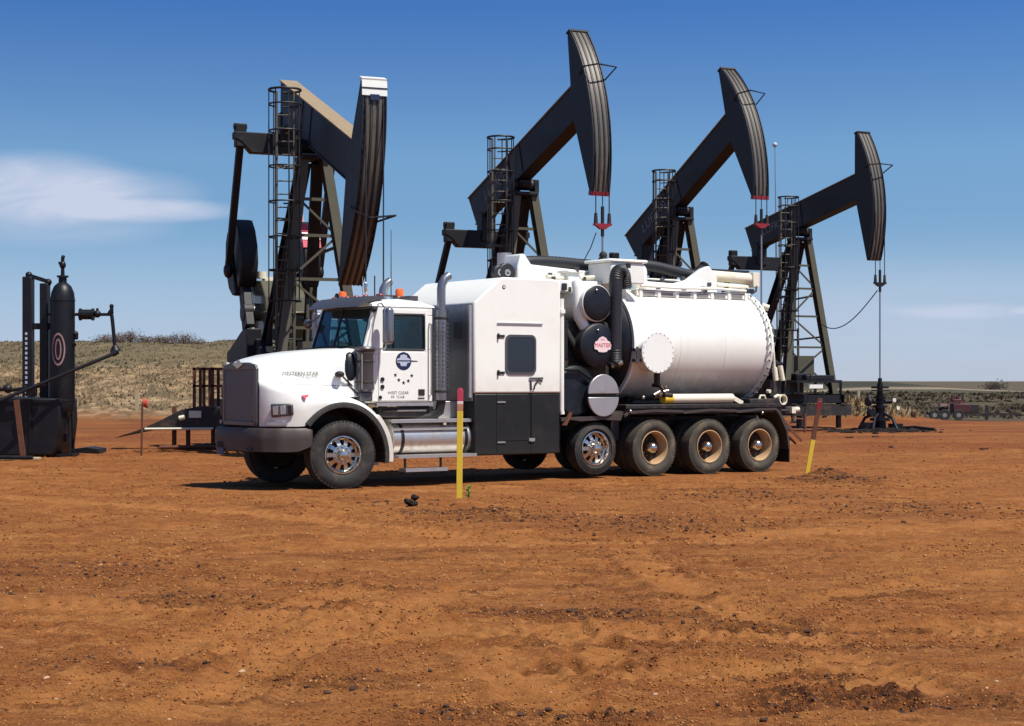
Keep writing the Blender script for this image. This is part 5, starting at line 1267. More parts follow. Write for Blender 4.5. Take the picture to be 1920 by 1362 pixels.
# ------------------------------------------------------------------ pumpjacks (local axes: x toward the wellhead, -y = side seen from the camera)
HP = 7.43; VT, VB = 0.74, -0.19; AU, UL, RH = 3.867, 3.749, 4.746; B1, B2, HWD, BW = 0.53, 0.449, 0.251, 0.213
SHX, SHZ, CR, PL = -3.2, 3.4, 1.15, 3.3
def pumpjack(label, X, Y, phi, tilt, tail, red_tip, crank_up, cover=False):
    J = thing('pumpjack', label, 'pumpjack', (X, Y, 0), -phi, 'row of pumpjacks behind the truck')
    ct, st = math.cos(tilt), math.sin(tilt)
    def W(u, v, y=0.0): return Vector((u*ct-v*st, y, HP+u*st+v*ct))
    def prism_uv(mb, poly, y0, y1):
        n = len(poly); vs = [W(u, v, y0) for u, v in poly]+[W(u, v, y1) for u, v in poly]
        return mb.add(vs, [tuple(range(n)), tuple(range(2*n-1, n-1, -1))]+[(i, i+n, (i+1) % n+n, (i+1) % n) for i in range(n)])
    # walking beam: box web with flanges standing a little proud
    C = tail
    mb = MB()
    prism_uv(mb, [(-C, VT-.03), (AU+.05, VT-.03), (UL+.05, VB+.03), (-C+.95, VB+.03), (-C+.55, VB-.10), (-C+.30, VB-.02)], -BW+.03, BW-.03)
    bm_ = mb.build('walking_beam', M['beam'], J)
    mb = MB(); prism_uv(mb, [(-C-.01, VT-.03), (-C-.01, VT), (AU+.03, VT), (AU+.03, VT-.03)], -BW, BW); mb.build('top_flange', M['beamtop'], bm_)
    mb = MB(); prism_uv(mb, [(-C+.30, VB-.02), (-C+.55, VB-.10), (-C+.95, VB+.03), (UL+.06, VB+.03), (UL+.06, VB), (-C+.95, VB), (-C+.56, VB-.13), (-C+.27, VB-.05)], -BW, BW); mb.build('bottom_flange', M['beam'], bm_)
    mb = MB()
    for u in (-0.4, 0.4): prism_uv(mb, [(u-.01, VB+.03), (u+.01, VB+.03), (u+.01, VT-.03), (u-.01, VT-.03)], -BW+.01, BW-.01)
    mb.build('stiffener', M['beam'], bm_)
    tv, tf = text_polys('LUFKIN', 0.46)
    mb = MB().add([W((-1.35+x*1.12) if not cover else (-.95+x*.8), 0.27+z*(1 if not cover else .8), -BW+.022) for x, z, _ in tv], tf); mb.build('beam_lettering', M['letter'], bm_, smooth=0)
    # horse head
    n = 22; arc = [(RH*math.cos(B2-(B1+B2)*i/n), RH*math.sin(B2-(B1+B2)*i/n)) for i in range(n+1)]
    top, bot = arc[0], arc[-1]
    poly = [(top[0]-.157, top[1]), *arc, (bot[0]-.097, bot[1]), (UL, VB), (AU, VT)]
    mb = MB(); hw = HWD-.015
    prism_uv(mb, poly, -hw, -hw+.03); prism_uv(mb, poly, hw-.03, hw)
    prism_uv(mb, [(u-.05, v) for u, v in arc]+[(bot[0]-.08, bot[1]), (UL+.06, VB), (AU+.06, VT), (top[0]-.12, top[1])], -hw+.03, hw-.03)
    hd = mb.build('horse_head', M['beam'], J)
    def arcstrip(y0, y1, r0, r1, a0=-B1, a1=B2, m=24):
        mb = MB(); secs = []
        for i in range(m+1):
            a = a0+(a1-a0)*i/m; secs.append([W(math.cos(a)*r, math.sin(a)*r, y) for r, y in ((r0, y0), (r1, y0), (r1, y1), (r0, y1))])
        return mb.loft(secs, close=True, cap=True)
    arcstrip(-HWD, HWD, RH-.05, RH).build('head_face', M['face'], hd)
    arcstrip(-HWD-.012, -HWD+.012, RH-.02, RH+.035).build('face_rim', M['beam'], hd); arcstrip(HWD-.012, HWD+.012, RH-.02, RH+.035).build('face_rim', M['beam'], hd)
    for y in (-.135, .0, .135):
        arcstrip(y-.035, y+.035, RH-.01, RH+.012).build('face_track', M['facestrip'], hd)
    for y in (-.19, -.075, .075, .19):
        arcstrip(y-.012, y+.012, RH, RH+.022, m=20).build('bridle_wire', M['hose'], hd)
    if red_tip:
        arcstrip(-HWD-.015, HWD+.015, RH-.12, RH+.04, -B1-.014, -B1+.008, 3).build('red_tip', M['red'], hd)
    mb = MB()
    if cover:
        prism_uv(mb, [(top[0]-.16, top[1]+.0), (top[0]+.03, top[1]), (top[0]+.03, top[1]+.06), (top[0]-.16, top[1]+.06)], -HWD-.02, HWD+.02)
        arcstrip(-HWD-.02, HWD+.02, RH+.02, RH+.045, B2-.065, B2, 5).build('white_top_plate', M['white'], hd)
        arcstrip(-HWD-.022, HWD+.022, RH+.04, RH+.055, B2-.036, B2-.030, 2).build('cover_gap', M['beam'], hd)
        arcstrip(-.10, .10, RH+.045, RH+.06, B2-.085, B2-.060, 2).build('head_emblem', M['navy'], hd)
        mb.build('head_cap', M['white'], hd)
    else:
        prism_uv(mb, [(top[0]-.16, top[1]), (top[0]+.05, top[1]), (top[0]+.05, top[1]+.05), (top[0]-.16, top[1]+.05)], -HWD-.02, HWD+.02); mb.build('head_cap', M['beam'], hd)
    # wire-guide hoop round the face
    a = 0.16 if not cover else -0.12
    p = W(math.cos(a)*(RH-.25), math.sin(a)*(RH-.25)); fwd = Vector((ct, 0, st)); up = Vector((-st, 0, ct))
    base = W(math.cos(a)*RH, math.sin(a)*RH)
    mb = MB(); mb.tube([base+Vector((0, -HWD-.02, 0))-fwd*.25+up*.18*0, base+Vector((0, -HWD-.06, 0))+fwd*.15, base+Vector((0, -.05, 0))+fwd*.42-up*.05, base+Vector((0, HWD+.30, 0))+fwd*.28-up*.02, base+Vector((0, HWD+.05, 0))-fwd*.15-up*.28], 0.022, 6)
    mb.build('guide_hoop', M['beam'], hd)
    # bridle, carrier bar, polished rod
    xr = RH+.03
    a_t = -math.asin(max(-1, min(1, math.sin(tilt)))) # angle on the head where the rope leaves it (world horizontal)
    zt = HP
    # carrier bar sits below the tip by the length that depends on the stroke position
    tipz = W(bot[0], bot[1]).z; CZ = tipz-0.80
    mb = MB()
    for y in (-.19, .19): mb.cyl((xr, y, zt if abs(tilt) < B1 else tipz+.3), (xr, y, CZ+.10), 0.016, n=6)
    mb.cyl((xr, .0, tipz+.1), (xr, 0, CZ+.1), .014, n=6)
    mb.build('bridle_ropes', M['hose'], J)
    mb = MB()
    for y in (-.19, .19): mb.cyl((xr, y, CZ+.28), (xr, y, CZ+.02), 0.04, 0.055, n=10)
    mb.build('rope_socket', M['dark'], J)
    mb = MB(); mb.box(xr-.06, xr+.06, -.24, .24, CZ-.03, CZ+.02); mb.prism([(-.20, CZ-.03), (.20, CZ-.03), (.07, CZ-.12), (-.07, CZ-.12)], 'x', xr-.06, xr+.06); mb.build('carrier_bar', M['red'] if red_tip else M['beam'], J)
    mb = MB(); mb.cyl((xr, 0, CZ+.45), (xr, 0, CZ-.3), .045, n=10); mb.build('rod_clamp', M['hose'], J)
    mb = MB(); mb.cyl((xr, 0, 1.7), (xr, 0, CZ-.3), .026, n=8); mb.build('polished_rod', M['steel'], J)
    # centre bearing and Samson post
    AP = Vector((0, 0, HP-.45))
    mb = MB(); mb.box(-.35, .35, -.34, .34, HP-.62, HP-.52); mb.cyl((0, -.42, HP-.30), (0, .42, HP-.30), .16, n=16); mb.box(-.22, .22, -.18, .18, HP-.4, HP-.18); mb.bar((0, 0, HP-.30), W(0, VB), .5, .3, up=(0, 1, 0))
    for y in (-.36, .36): mb.box(-.18, .18, y-.07, y+.07, HP-.52, HP-.16)
    mb.build('centre_bearing', M['beam'], J, bevel=.02)
    ZB = 1.22
    feet = {(1, -1): Vector((.62, -1.05, ZB)), (1, 1): Vector((.62, 1.05, ZB))}
    tops = {(1, -1): Vector((.12, -.26, HP-.58)), (1, 1): Vector((.12, .26, HP-.58))}
    for k in feet:
        mb = MB(); mb.ibeam(feet[k], tops[k], .22, .26, up=(1, 0, 0), t=.03); mb.build('post_leg', M['olive'], J)
        mb = MB(); mb.box(feet[k].x-.22, feet[k].x+.22, feet[k].y-.2, feet[k].y+.2, ZB-.03, ZB+.03); mb.build('leg_foot', M['olive'], J)
    rears = []
    for s in (-1, 1):
        a_, b_ = Vector((-3.9 if False else -2.9, s*.62, ZB)), Vector((-.18, s*.16, HP-.62)); rears.append((a_, b_))
        mb = MB(); mb.ibeam(a_, b_, .26, .30, up=(0, 0, 1), t=.035); mb.build('rear_leg', M['beam'], J)
    def L(k, t): return feet[k]*(1-t)+tops[k]*t
    mb = MB()
    tl = [0.08, 0.30, 0.50, 0.68, 0.83]
    for t in tl: mb.bar(L((1, -1), t), L((1, 1), t), .07, .07)
    for i in range(len(tl)-1):
        k0, k1 = (1, -1), (1, 1)
        if i % 2: k0, k1 = k1, k0
        mb.bar(L(k0, tl[i]), L(k1, tl[i+1]), .05, .05); 
    for s, (a_, b_) in zip((-1, 1), rears):
        for t in (.35, .62): mb.bar(L((1, s), t+.02), a_*(1-t)+b_*t, .06, .06)
        mb.bar(L((1, s), .02), a_*(1-.35)+b_*.35, .05, .05)
    mb.bar(rears[0][0]*.65+rears[0][1]*.35, rears[1][0]*.65+rears[1][1]*.35, .06, .06)
    mb.build('post_bracing', M['olive'], J)
    # ladder with safety cage
    lx, ly = .50, (-.78 if cover else -.92); z0, z1 = 1.3, 8.28
    mb = MB(); w = .20
    for s in (-1, 1): mb.bar((lx+s*w*.3, ly+s*w*.95, z0), (lx+s*w*.3, ly+s*w*.95, z1), .05, .03)
    z = z0+.15
    while z < z1-.1:
        mb.cyl((lx-w*.3, ly-w*.95, z), (lx+w*.3, ly+w*.95, z), .017, n=6); z += .30
    # brackets to the post leg
    for z in (2.6, 4.0, 5.4, 6.6):
        t = (z-ZB)/(HP-.58-ZB); q = L((1, -1), t); mb.bar((lx+w*.3, ly+w*.95, z), q, .04, .04); mb.bar((lx-w*.3, ly-w*.95, z), q, .04, .04)
    la = mb.build('ladder', M['olive'], J)
    mb = MB(); cr_ = .36; cx_, cy_ = lx+.26*.95, ly-.26*.3   # cage centre, bulging forward of the ladder
    def cpt(a, z): return (cx_+math.cos(a)*cr_, cy_+math.sin(a)*cr_, z)
    hoops = [8.28, 7.95, 7.35, 6.55, 5.75, 4.95, 4.2, 3.5]
    for z in hoops: mb.tube([cpt(R(-195+12*i)+R(30), z) for i in range(29)], .020 if z < 8.2 else .028, 6)
    for a in (-150, -100, -50, 0, 50, 100, 150):
        mb.bar(cpt(R(a), 3.5), cpt(R(a), 8.28), .025, .015)
    mb.build('ladder_cage', M['olive'] if False else M['beam'], la)
    # equaliser hung under the tail
    E = W(-C+.45, VB-.55)
    mb = MB(); mb.box(E.x-.20, E.x+.20, -.22, .22, E.z-.10, E.z+.75); mb.bar(E+Vector((0, 0, .3)), W(-C+.5, VB), .4, .34, up=(0, 1, 0)); mb.build('tail_bearing', M['beam'], J, bevel=.03)
    EH = 1.22
    mb = MB(); mb.prism([(-EH-.12, E.z+.22), (-EH-.12, E.z+.06), (-EH+.05, E.z-.02), (-EH+.30, E.z-.28), (EH-.30, E.z-.28), (EH-.05, E.z-.02), (EH+.12, E.z+.06), (EH+.12, E.z+.22)], 'x', E.x-.15, E.x+.15); mb.build('equaliser', M['beam'], J, bevel=.02)
    # crank position from the pitman length
    dx_, dz_ = E.x-SHX, E.z-.02-SHZ; D = math.hypot(dx_, dz_); D = min(max(D, PL-CR+.001), PL+CR-.001)
    ca = (CR*CR+D*D-PL*PL)/(2*CR*D); ang = math.atan2(dz_, dx_)+math.acos(max(-1, min(1, ca)))
    pin = Vector((SHX+math.cos(ang)*CR, 0, SHZ+math.sin(ang)*CR)); cd = Vector((math.cos(ang), 0, math.sin(ang))); cn_ = Vector((-cd.z, 0, cd.x))
    for s in (-1, 1):
        y = s*(EH-.05)
        mb = MB(); mb.bar((E.x, y, E.z-.05), (pin.x, y, pin.z), .17, .15, up=(1, 0, 0)); mb.ball((pin.x, y, pin.z), .20, (1, .6, 1)); mb.build('pitman', M['beam'], J, bevel=.015)
        mb = MB(); mb.box(E.x-.13, E.x+.13, y-.13, y+.13, E.z-.14, E.z+.42); mb.cyl((E.x, y-.16, E.z+.36), (E.x, y+.16, E.z+.36), .08); mb.build('pitman_head', M['beam'], J, bevel=.02)
        yc = s*(EH-.42); cs = Vector((SHX, yc, SHZ))
        mb = MB(); mb.bar(cs-cd*.45, cs+cd*2.45, .22, .48, up=cn_, h1=.30); mb.cyl((SHX, yc-.13, SHZ), (SHX, yc+.13, SHZ), .25, n=20); ck = mb.build('crank_arm', M['beam'], J, bevel=.02)
        for q in (-1, 1):
            mb = MB(); poly = []
            c0 = cs+cd*1.55
            prof = [(-.95, .14), (.85, .14), (.86, .35), (.70, .62), (.35, .80), (-.1, .86), (-.55, .76), (-.85, .5), (-.96, .3)]
            n_ = len(prof); vs = []
            for yy in (-.22, .22):
                for a_, b_ in prof: pnt = c0+cd*a_+cn_*(b_*q); vs.append((pnt.x, yc+yy, pnt.z))
            mb.add(vs, [tuple(range(n_)), tuple(range(2*n_-1, n_-1, -1))]+[(i, i+n_, (i+1) % n_+n_, (i+1) % n_) for i in range(n_)])
            mb.build('counterweight', M['beam'], ck, bevel=.04)
    if cover:
        # red painted mark on the far counterweight and its safety-orange tip
        sg = 1 if cn_.x > 0 else -1
        for k_, (t_, mm) in enumerate(((1.95, 'pinkred'), (1.72, 'badge'), (1.50, 'pinkred'))):
            c0 = Vector((SHX, EH-.42, SHZ))+cd*t_+cn_*sg*.80; mb = MB(); mb.bar(c0-cd*.10, c0+cd*.10, .46, .16, up=cn_); mb.build('counterweight_mark', M[mm], J)
        c0 = Vector((SHX, EH-.42, SHZ))+cd*2.55; mb = MB(); mb.bar(c0-cd*.05, c0+cd*.22, .2, .22, up=cn_); mb.build('crank_tip', M['red'], J)
    # gear reducer on its pedestal
    mb = MB()
    rp = [(-.9, SHZ-.75), (.75, SHZ-.75), (.98, SHZ-.2), (.85, SHZ+.35), (.35, SHZ+.78), (-.35, SHZ+.82), (-.85, SHZ+.5), (-1.05, SHZ-.1)]
    mb.prism([(SHX+a-.15, b) for a, b in rp], 'y', -.52, .52); mb.cyl((SHX, -.72, SHZ), (SHX, .72, SHZ), .22, n=20); mb.cyl((SHX-.75, -.62, SHZ-.15), (SHX-.75, .62, SHZ-.15), .16, n=14)
    mb.box(SHX-1.25, SHX+.9, -.56, .56, SHZ-.06, SHZ+.0); gr = mb.build('gear_reducer', M['reducer'], J, bevel=.04)
    mb = MB(); mb.lathe([(.001, -.66), (.30, -.66), (.33, -.62), (.33, -.56)], (SHX-.75, 0, SHZ-.15), 'y', 24); mb.build('brake_drum', M['cream'], gr)
    mb = MB(); mb.cyl((SHX-.1, -.4, SHZ+.84), (SHX-.1, -.4, SHZ+1.02), .12); mb.box(SHX-.5, SHX-.2, -.3, .1, SHZ+.80, SHZ+.90); mb.build('breather_cap', M['cream'], gr)
    mb = MB(); mb.box(SHX-1.15, SHX+.75, -.50, -.42, ZB, SHZ-.75); mb.box(SHX-1.15, SHX+.75, .42, .50, ZB, SHZ-.75); mb.box(SHX-1.1, SHX+.7, -.42, .42, SHZ-.85, SHZ-.75)
    for x in (SHX-1.1, SHX-.2, SHX+.65): mb.box(x, x+.06, -.42, .42, ZB, SHZ-.85)
    mb.build('reducer_pedestal', M['olive'], J)
    mb = MB()
    bg = [(SHX-.3, SHZ+.25), (SHX-1.4, SHZ+.45), (SHX-3.3, 2.6), (SHX-3.6, 2.25), (SHX-3.55, 1.9), (SHX-3.2, 1.75), (SHX-1.0, SHZ-.75), (SHX-.35, SHZ-.4)]
    mb.prism(bg, 'y', .60, .88); mb.build('belt_guard', M['olive'], J, bevel=.03)
    mb = MB(); mb.cyl((SHX-3.2, -.35, 2.1), (SHX-3.2, .55, 2.1), .36, n=20); mb.box(SHX-3.5, SHX-2.9, -.3, .4, 1.55, 1.8); mb.box(SHX-3.9, SHX-2.2, -.6, .7, ZB, 1.55); mb.build('motor', M['beam'], J, bevel=.03)
    # drilling-rig style brake lever housing / guard in front of the reducer
    mb = MB(); mb.prism([(SHX+.6, 1.6), (SHX+2.1, 1.6), (SHX+2.1, 2.15), (SHX+1.5, 2.35), (SHX+.75, 2.75)], 'y', -.8, .4); mb.build('brake_housing', M['beam'], J, bevel=.03)
    mb = MB(); mb.prism([(-4.6, 1.95), (-2.4, 1.95), (-2.4, 2.98), (-3.0, 2.92), (-4.3, 2.50), (-4.6, 2.42)], 'y', -1.0, -.62); mb.build('side_housing', M['beam'], J, bevel=.03)
    mb = MB(); mb.tube([(-3.38, -.72, 3.42), (-3.25, -.72, 3.18), (-3.0, -.72, 2.98), (-2.62, -.72, 2.86)], [.03, .07, .08, .06], 8); mb.build('shaft_guard', M['cream'], J)
    mb = MB()
    for (x, y, z) in ((.35, -.55, 4.2), (.2, -.2, 3.6), (-.3, -.45, 4.6), (-.6, .1, 3.9)): mb.tube([(x, y, 1.2), (x, y, z*.6), (x-.1, y+.05, z)], .045, 8)
    mb.box(-.9, -.2, -.5, .3, 1.25, 2.3); mb.box(-.1, .4, -.35, .35, 1.7, 2.6); mb.build('conduits', M['olive'], J)
    # base frame on steel piles
    mb = MB()
    for y in (-.85, .85): mb.ibeam((1.55, y, 1.05), (SHX-4.2, y, 1.05), .20, .34, t=.03)
    for x in (1.4, .5, -.6, -1.8, -3.0, -4.2, -5.6, SHX-4.1): mb.bar((x, -.85, 1.05), (x, .85, 1.05), .12, .28)
    mb.build('base_frame', M['beam'], J)
    mb = MB(); mb.box(-.35, 1.35, -1.05, .9, 1.62, 1.72)
    for x in (-.3, 1.28):
        for y in (-1.0, .83): mb.box(x, x+.07, y, y+.07, 1.22, 1.62)
    mb.build('service_platform', M['beam'], J)
    mb = MB(); mb.box(.1, .9, -.75, -.1, 1.72, 1.95); mb.box(1.0, 1.3, -.6, .6, 1.72, 1.9); mb.build('control_box', M['beam'], J, bevel=.02)
    mb = MB(); mb.box(1.36, 1.38, -.55, .05, 1.42, 1.56); mb.build('nameplate', M['white'], J)
    mb = MB()
    for x in (1.2, -1.2, -3.6, -6.0):
        for y in (-.85, .85): mb.cyl((x, y, -.15), (x, y, .88), .10, n=12); mb.cut()
    mb.build_each('pile', M['rust'] if False else M['dark'], J)
    mb = MB(); mb.box(.6, 1.5, -1.2, 1.2, .45, .85); mb.build('footing_block', M['dark'], J)
    return J, W, RH
P4 = [
 ('nearest pumpjack with its head swung down behind the truck cab and a brown-topped beam', -4.63, 39.3, 1.185, -.353, 2.68, False, True, True),
 ('pumpjack with the highest raised head, second from the left, seen above the big sleeper cab', .291, 46.87, 1.142, .317, 3.33, True, False, False),
 ('pumpjack with raised red-tipped head behind the white tank, third from the left', 5.365, 54.18, 1.142, .462, 3.33, True, False, False),
 ('farthest pumpjack at the right of the row, its full rod and wellhead in view', 10.52, 61.8, 1.142, .183, 3.33, False, False, False)]
JK = []
for (lb, X, Y, ph, ti, tl, rt, cu, cv) in P4:
    J, W_, _ = pumpjack(lb, X, Y, ph, ti, tl, rt, cu, cv)
    JK.append(J)
# each pumpjack's wellhead
def wellhead(label, X, Y, group='wellheads under the pumpjacks', full=True):
    zg = ground_z(X, Y)
    w = thing('wellhead', label, 'wellhead', (X, Y, zg), .4, group)
    mb = MB(); mb.cyl((0, 0, -.1), (0, 0, .35), .20, n=18); mb.cyl((0, 0, .35), (0, 0, .45), .34, n=18); mb.cyl((0, 0, .45), (0, 0, .8), .17, n=18); mb.cyl((0, 0, .8), (0, 0, .88), .26, n=18); mb.build('casing_head', M['vessel'], w)
    mb = MB(); mb.cyl((0, 0, .88), (0, 0, 1.25), .13, n=14); mb.cyl((0, 0, 1.1), (0, 0, 1.17), .22, n=14); mb.cyl((-.45, 0, 1.0), (.45, 0, 1.0), .08); mb.cyl((0, 0, 1.25), (0, 0, 1.62), .10, n=14); mb.cyl((0, 0, 1.45), (0, 0, 1.52), .3, n=16); mb.build('pumping_tee', M['vessel'], w)
    mb = MB(); mb.lathe([(.30, -.02), (.33, 0), (.30, .02), (.27, 0), (.30, -.02)], (0, -.05, 1.38), 'z', 20); mb.cyl((0, 0, 1.62), (0, 0, 1.80), .07); mb.box(-.3, .3, -.04, .04, 1.36, 1.4); mb.build('stuffing_box', M['vessel'], w)
    mb = MB()
    for a in range(0, 360, 72):
        c_, s_ = math.cos(R(a)), math.sin(R(a)); mb.tube([(c_*.15, s_*.15, .6), (c_*.5, s_*.5, .45), (c_*.75, s_*.75, -.02)], .05, 8)
    mb.box(-.7, -.35, -.15, .15, 0, .3); mb.box(.4, .8, -.2, .1, 0, .25); mb.build('flow_pipes', M['vessel'], w)
    for (x, y, z) in ((.5, -.1, 1.05), (.62, -.15, .78)):
        mb = MB(); mb.cyl((x, y-.03, z), (x, y, z), .07, n=14); mb.build('gauge', M['cream'], w)
    mb = MB(); mb.cyl((-.45, 0, 1.0), (-.52, 0, 1.0), .16); mb.cyl((-.35, -.1, .62), (-.35, .1, .62), .14); mb.build('valve', M['vessel'], w)
    return w
for i, J in enumerate(JK):
    ph = -J.rotation_euler.z; X = J.location.x+(RH+.03)*math.cos(ph); Y = J.location.y-(RH+.03)*math.sin(ph)
    if i == 3: wh = wellhead('black wellhead valve tree under the farthest pumpjack, standing on an oily patch', X, Y)
    elif i == 2: pass
# hanging cable loop from the farthest pumpjack's carrier bar to its post
a = PX(1645, 545, 57.6); b = PX(1540, 608, 60.6)
pts = []
for i in range(21):
    t = i/20; p = a.lerp(b, t); p.z -= 0.92*4*t*(1-t)*(0.55+.45*t)*.72; pts.append(p)
tag(MB().tube(pts, .018, 6).build('sensor_cable', M['hose']), 'thin black cable hanging in a loop from the farthest rod to its pumpjack legs', 'cable')
a = PX(1118, 436, 43.0); b = PX(1094, 490, 44.0)
tag(MB().tube([a, a.lerp(b, .5)+Vector((.02, 0, -.03)), b], .014, 6).build('sensor_cable', M['hose']), 'short slanting cable beside the red carrier bar above the tank truck', 'cable')

# ------------------------------------------------------------------ separator equipment at the left edge
ZV = 38.0
def at(x, y, Z=ZV): return PX(x, y, Z)
S_ = FPX/ZV
vx = at(117.5, 700).x
v = thing('separator_vessel', 'tall black cylindrical pressure vessel with an oval ring emblem at the left edge', 'pressure vessel', (vx, ZV, 0), 0)
mb = MB(); mb.lathe([(.001, 3.92), (.10, 3.90), (.19, 3.82), (.25, 3.68), (.27, 3.52), (.27, 1.20), (.25, 1.05), (.18, .92), (.10, .84), (.001, .82)], (0, 0, 0), 'z', 32); mb.build('shell', M['vessel'], v)
mb = MB()
for z in (3.50, 1.25): mb.lathe([(.27, z-.02), (.278, z-.015), (.278, z+.015), (.27, z+.02)], (0, 0, 0), 'z', 32); mb.cut()
mb.build_each('weld_band', M['vessel'], v)
def oval(rx, rz, r2x, r2z, n=28):
    vs = []
    for a, b in ((rx, rz), (r2x, r2z)):
        for i in range(n):
            t = 2*PI*i/n; x = math.cos(t)*a-.03; z = math.sin(t)*b+2.40; vs.append((x, -math.sqrt(.274**2-x*x), z))
    return vs, [(i, (i+1) % n, (i+1) % n+n, i+n) for i in range(n)]
vs, fs = oval(.155, .37, .125, .32); MB().add(vs, fs).build('ring_emblem', M['emblem'], v)
vs, fs = oval(.075, .24, .045, .20); MB().add(vs, fs).build('emblem_centre', M['emblem'], v)
mb = MB(); mb.cyl((0, 0, 3.9), (0, 0, 4.05), .09, n=14); mb.cyl((0, 0, 4.02), (0, 0, 4.06), .13, n=14); mb.cyl((0, 0, 4.05), (0, 0, 4.22), .045, .04); mb.ball((0, 0, 4.30), .075, (1, 1, 1.2)); mb.box(-.09, .02, -.03, .03, 4.31, 4.37); mb.cyl((0, 0, 4.36), (0, 0, 4.46), .04); mb.ball((.01, 0, 4.48), .045); mb.build('relief_valve', M['vessel'], v)
mb = MB()
for s in (-1, 1):
    for q in (-1, 1): mb.bar((s*.16, q*.14, 1.1), (s*.20, q*.18, .04), .05, .05)
mb.box(-.3, .3, -.3, .3, 0, .06); mb.cyl((0, 0, .84), (0.02, 0, .35), .05); mb.ball((.02, 0, .42), .10); mb.build('legs', M['vessel'], v)
zt = at(0, 590).z
mb = MB(); mb.cyl((.25, 0, zt), (1.10, 0, zt), .035, n=12); mb.cyl((.42, 0, zt), (.66, 0, zt), .115, n=14); mb.cyl((.38, 0, zt), (.42, 0, zt), .14, n=14); mb.cyl((.66, 0, zt), (.70, 0, zt), .14, n=14); mb.ball((.78, 0, zt+.01), .085); mb.cyl((.78, 0, zt), (.78, 0, zt+.14), .03)
mb.cyl((1.04, 0, zt-.02), (1.10, 0, zt+.08), .06); mb.build('outlet_pipe', M['vessel'], v)
mb = MB(); mb.tube([(1.10, 0, zt+.20), (1.10, 0, zt), (1.12, 0, zt-.15), (1.18, 0, zt-.78)], .042, 10); mb.ball((1.10, 0, zt+.19), .05); mb.cyl((1.17, 0, zt-.70), (1.19, 0, zt-.84), .06, .13); mb.build('drop_pipe', M['vessel'], v)
mb = MB(); mb.cyl((.24, 0, 2.68), (.34, 0, 2.68), .06); mb.ball((.29, -.02, 2.75), .07); mb.cyl((.26, -.05, 2.52), (.30, -.1, 2.50), .04); mb.build('level_gauge', M['vessel'], v)
# pipe frame left of the vessel
fr = thing('steel_frame', 'black upright steel goal-post frame standing left of the vessel', 'frame', (at(62, 0).x, ZV+.3, 0))
mb = MB(); a0 = at(47, 515).x-fr.location.x; a1 = at(78, 515).x-fr.location.x
mb.box(a0-.12, a0+.10, -.12, .12, .1, 4.05); fo = mb.build('post', M['vessel'], fr, bevel=.02)
mb = MB(); mb.box(a1-.10, a1+.09, -.12, .12, .1, 3.90); mb.build('post', M['vessel'], fr, bevel=.02)
mb = MB(); mb.bar((a0-.02, 0, 4.09), (a1+.1, 0, 3.93), .12, .09); mb.ball((a0, 0, 4.09), .08); mb.ball((a1+.07, 0, 3.93), .08); mb.cut(); mb.box(a0, .52, -.05, .05, 2.86, 3.00); mb.cut(); mb.box(a1, .5, -.03, .03, 3.18, 3.22); mb.build_each('crossbar', M['vessel'], fr)
mb = MB()
for i in range(14): mb.box(a0-.05, a0+.0, -.125, -.12, 1.3+i*.11, 1.36+i*.11)
mb.build('frame_slots', M['palegrey'], fr)
# black tank box and its piping
tb = thing('storage_bin', 'low black steel tank box at the bottom left with a rounded end', 'tank', (-11.15, 38.1, 0))
mb = MB(); mb.prism([(-1.6, .03), (.95, .03), (1.08, .25), (1.14, .8), (1.12, 1.30), (-.05, 1.34), (-.6, 1.30), (-1.6, 1.05)], 'y', -.6, .9); mb.build('bin_body', M['vessel'], tb, bevel=.05, seg=3)
mb = MB(); mb.box(-1.5, 1.14, -.63, -.60, 1.22, 1.27); mb.box(-.35, -.30, -.63, -.6, .1, 1.2); mb.box(.45, .5, -.63, -.6, .1, 1.2); mb.build('bin_rib', M['vessel'], tb)
fp = thing('flow_pipe', 'long thin dark pipe slanting up to the right in front of the black vessel', 'pipe', (-11.5, 36.7, 0))
a = at(-60, 776, 36.7)-fp.location; b = at(222, 660, 37.6)-fp.location
mb = MB(); mb.tube([a, b], .042, 10); mb.cyl(b-Vector((.14, 0, .05)), b, .07, .05); mb.build('slanting_run', M['vessel'], fp)
mb = MB(); mb.tube([Vector((.40, .6, 1.48)), Vector((1.2, .6, 1.60))], .04, 8); mb.ball((.38, .6, 1.52), .10); mb.cyl((.12, .6, 1.50), (.4, .6, 1.52), .045); mb.box(.8, 1.0, .5, .7, 1.35, 1.6); mb.build('pipe_valve', M['vessel'], fp)
g = GP(45, 861); g2 = at(31, 750, g.y)
tag(MB().bar((g2.x-.0, g.y-.02, g2.z), (g.x, g.y, -.1), .11, .05, up=(0, 1, 0)).build('rusty_post', M['rust']), 'leaning reddish rusty flat post in front of the black tank box', 'post')
g = GP(30, 864)
pk = thing('skid_plank', 'grey plank and pipe lying on the dirt below the black tank box', 'plank', (g.x, g.y, ground_z(g.x, g.y)))
mb = MB(); mb.box(-1.2, .5, -.15, .12, .0, .06); mb.build('plank', M['wood'], pk, bevel=.01); mb = MB(); mb.cyl((-1.2, -.22, .08), (.42, -.22, .06), .045); mb.build('lying_pipe', M['vessel'], pk)
g = GP(150, 850)
sk_ = thing('low_skid', 'flat black steel skid lying on the ground to the right of the vessel', 'skid', (g.x, g.y, ground_z(g.x, g.y)))
mb = MB(); mb.prism([(-.5, 0), (.5, 0), (.5, .12), (.2, .16), (-.5, .07)], 'y', -.2, .5); mb.build('skid_plate', M['vessel'], sk_, bevel=.01); mb = MB(); mb.box(-.6, .0, -.3, -.24, .0, .08); mb.build('skid_runner', M['vessel'], sk_)

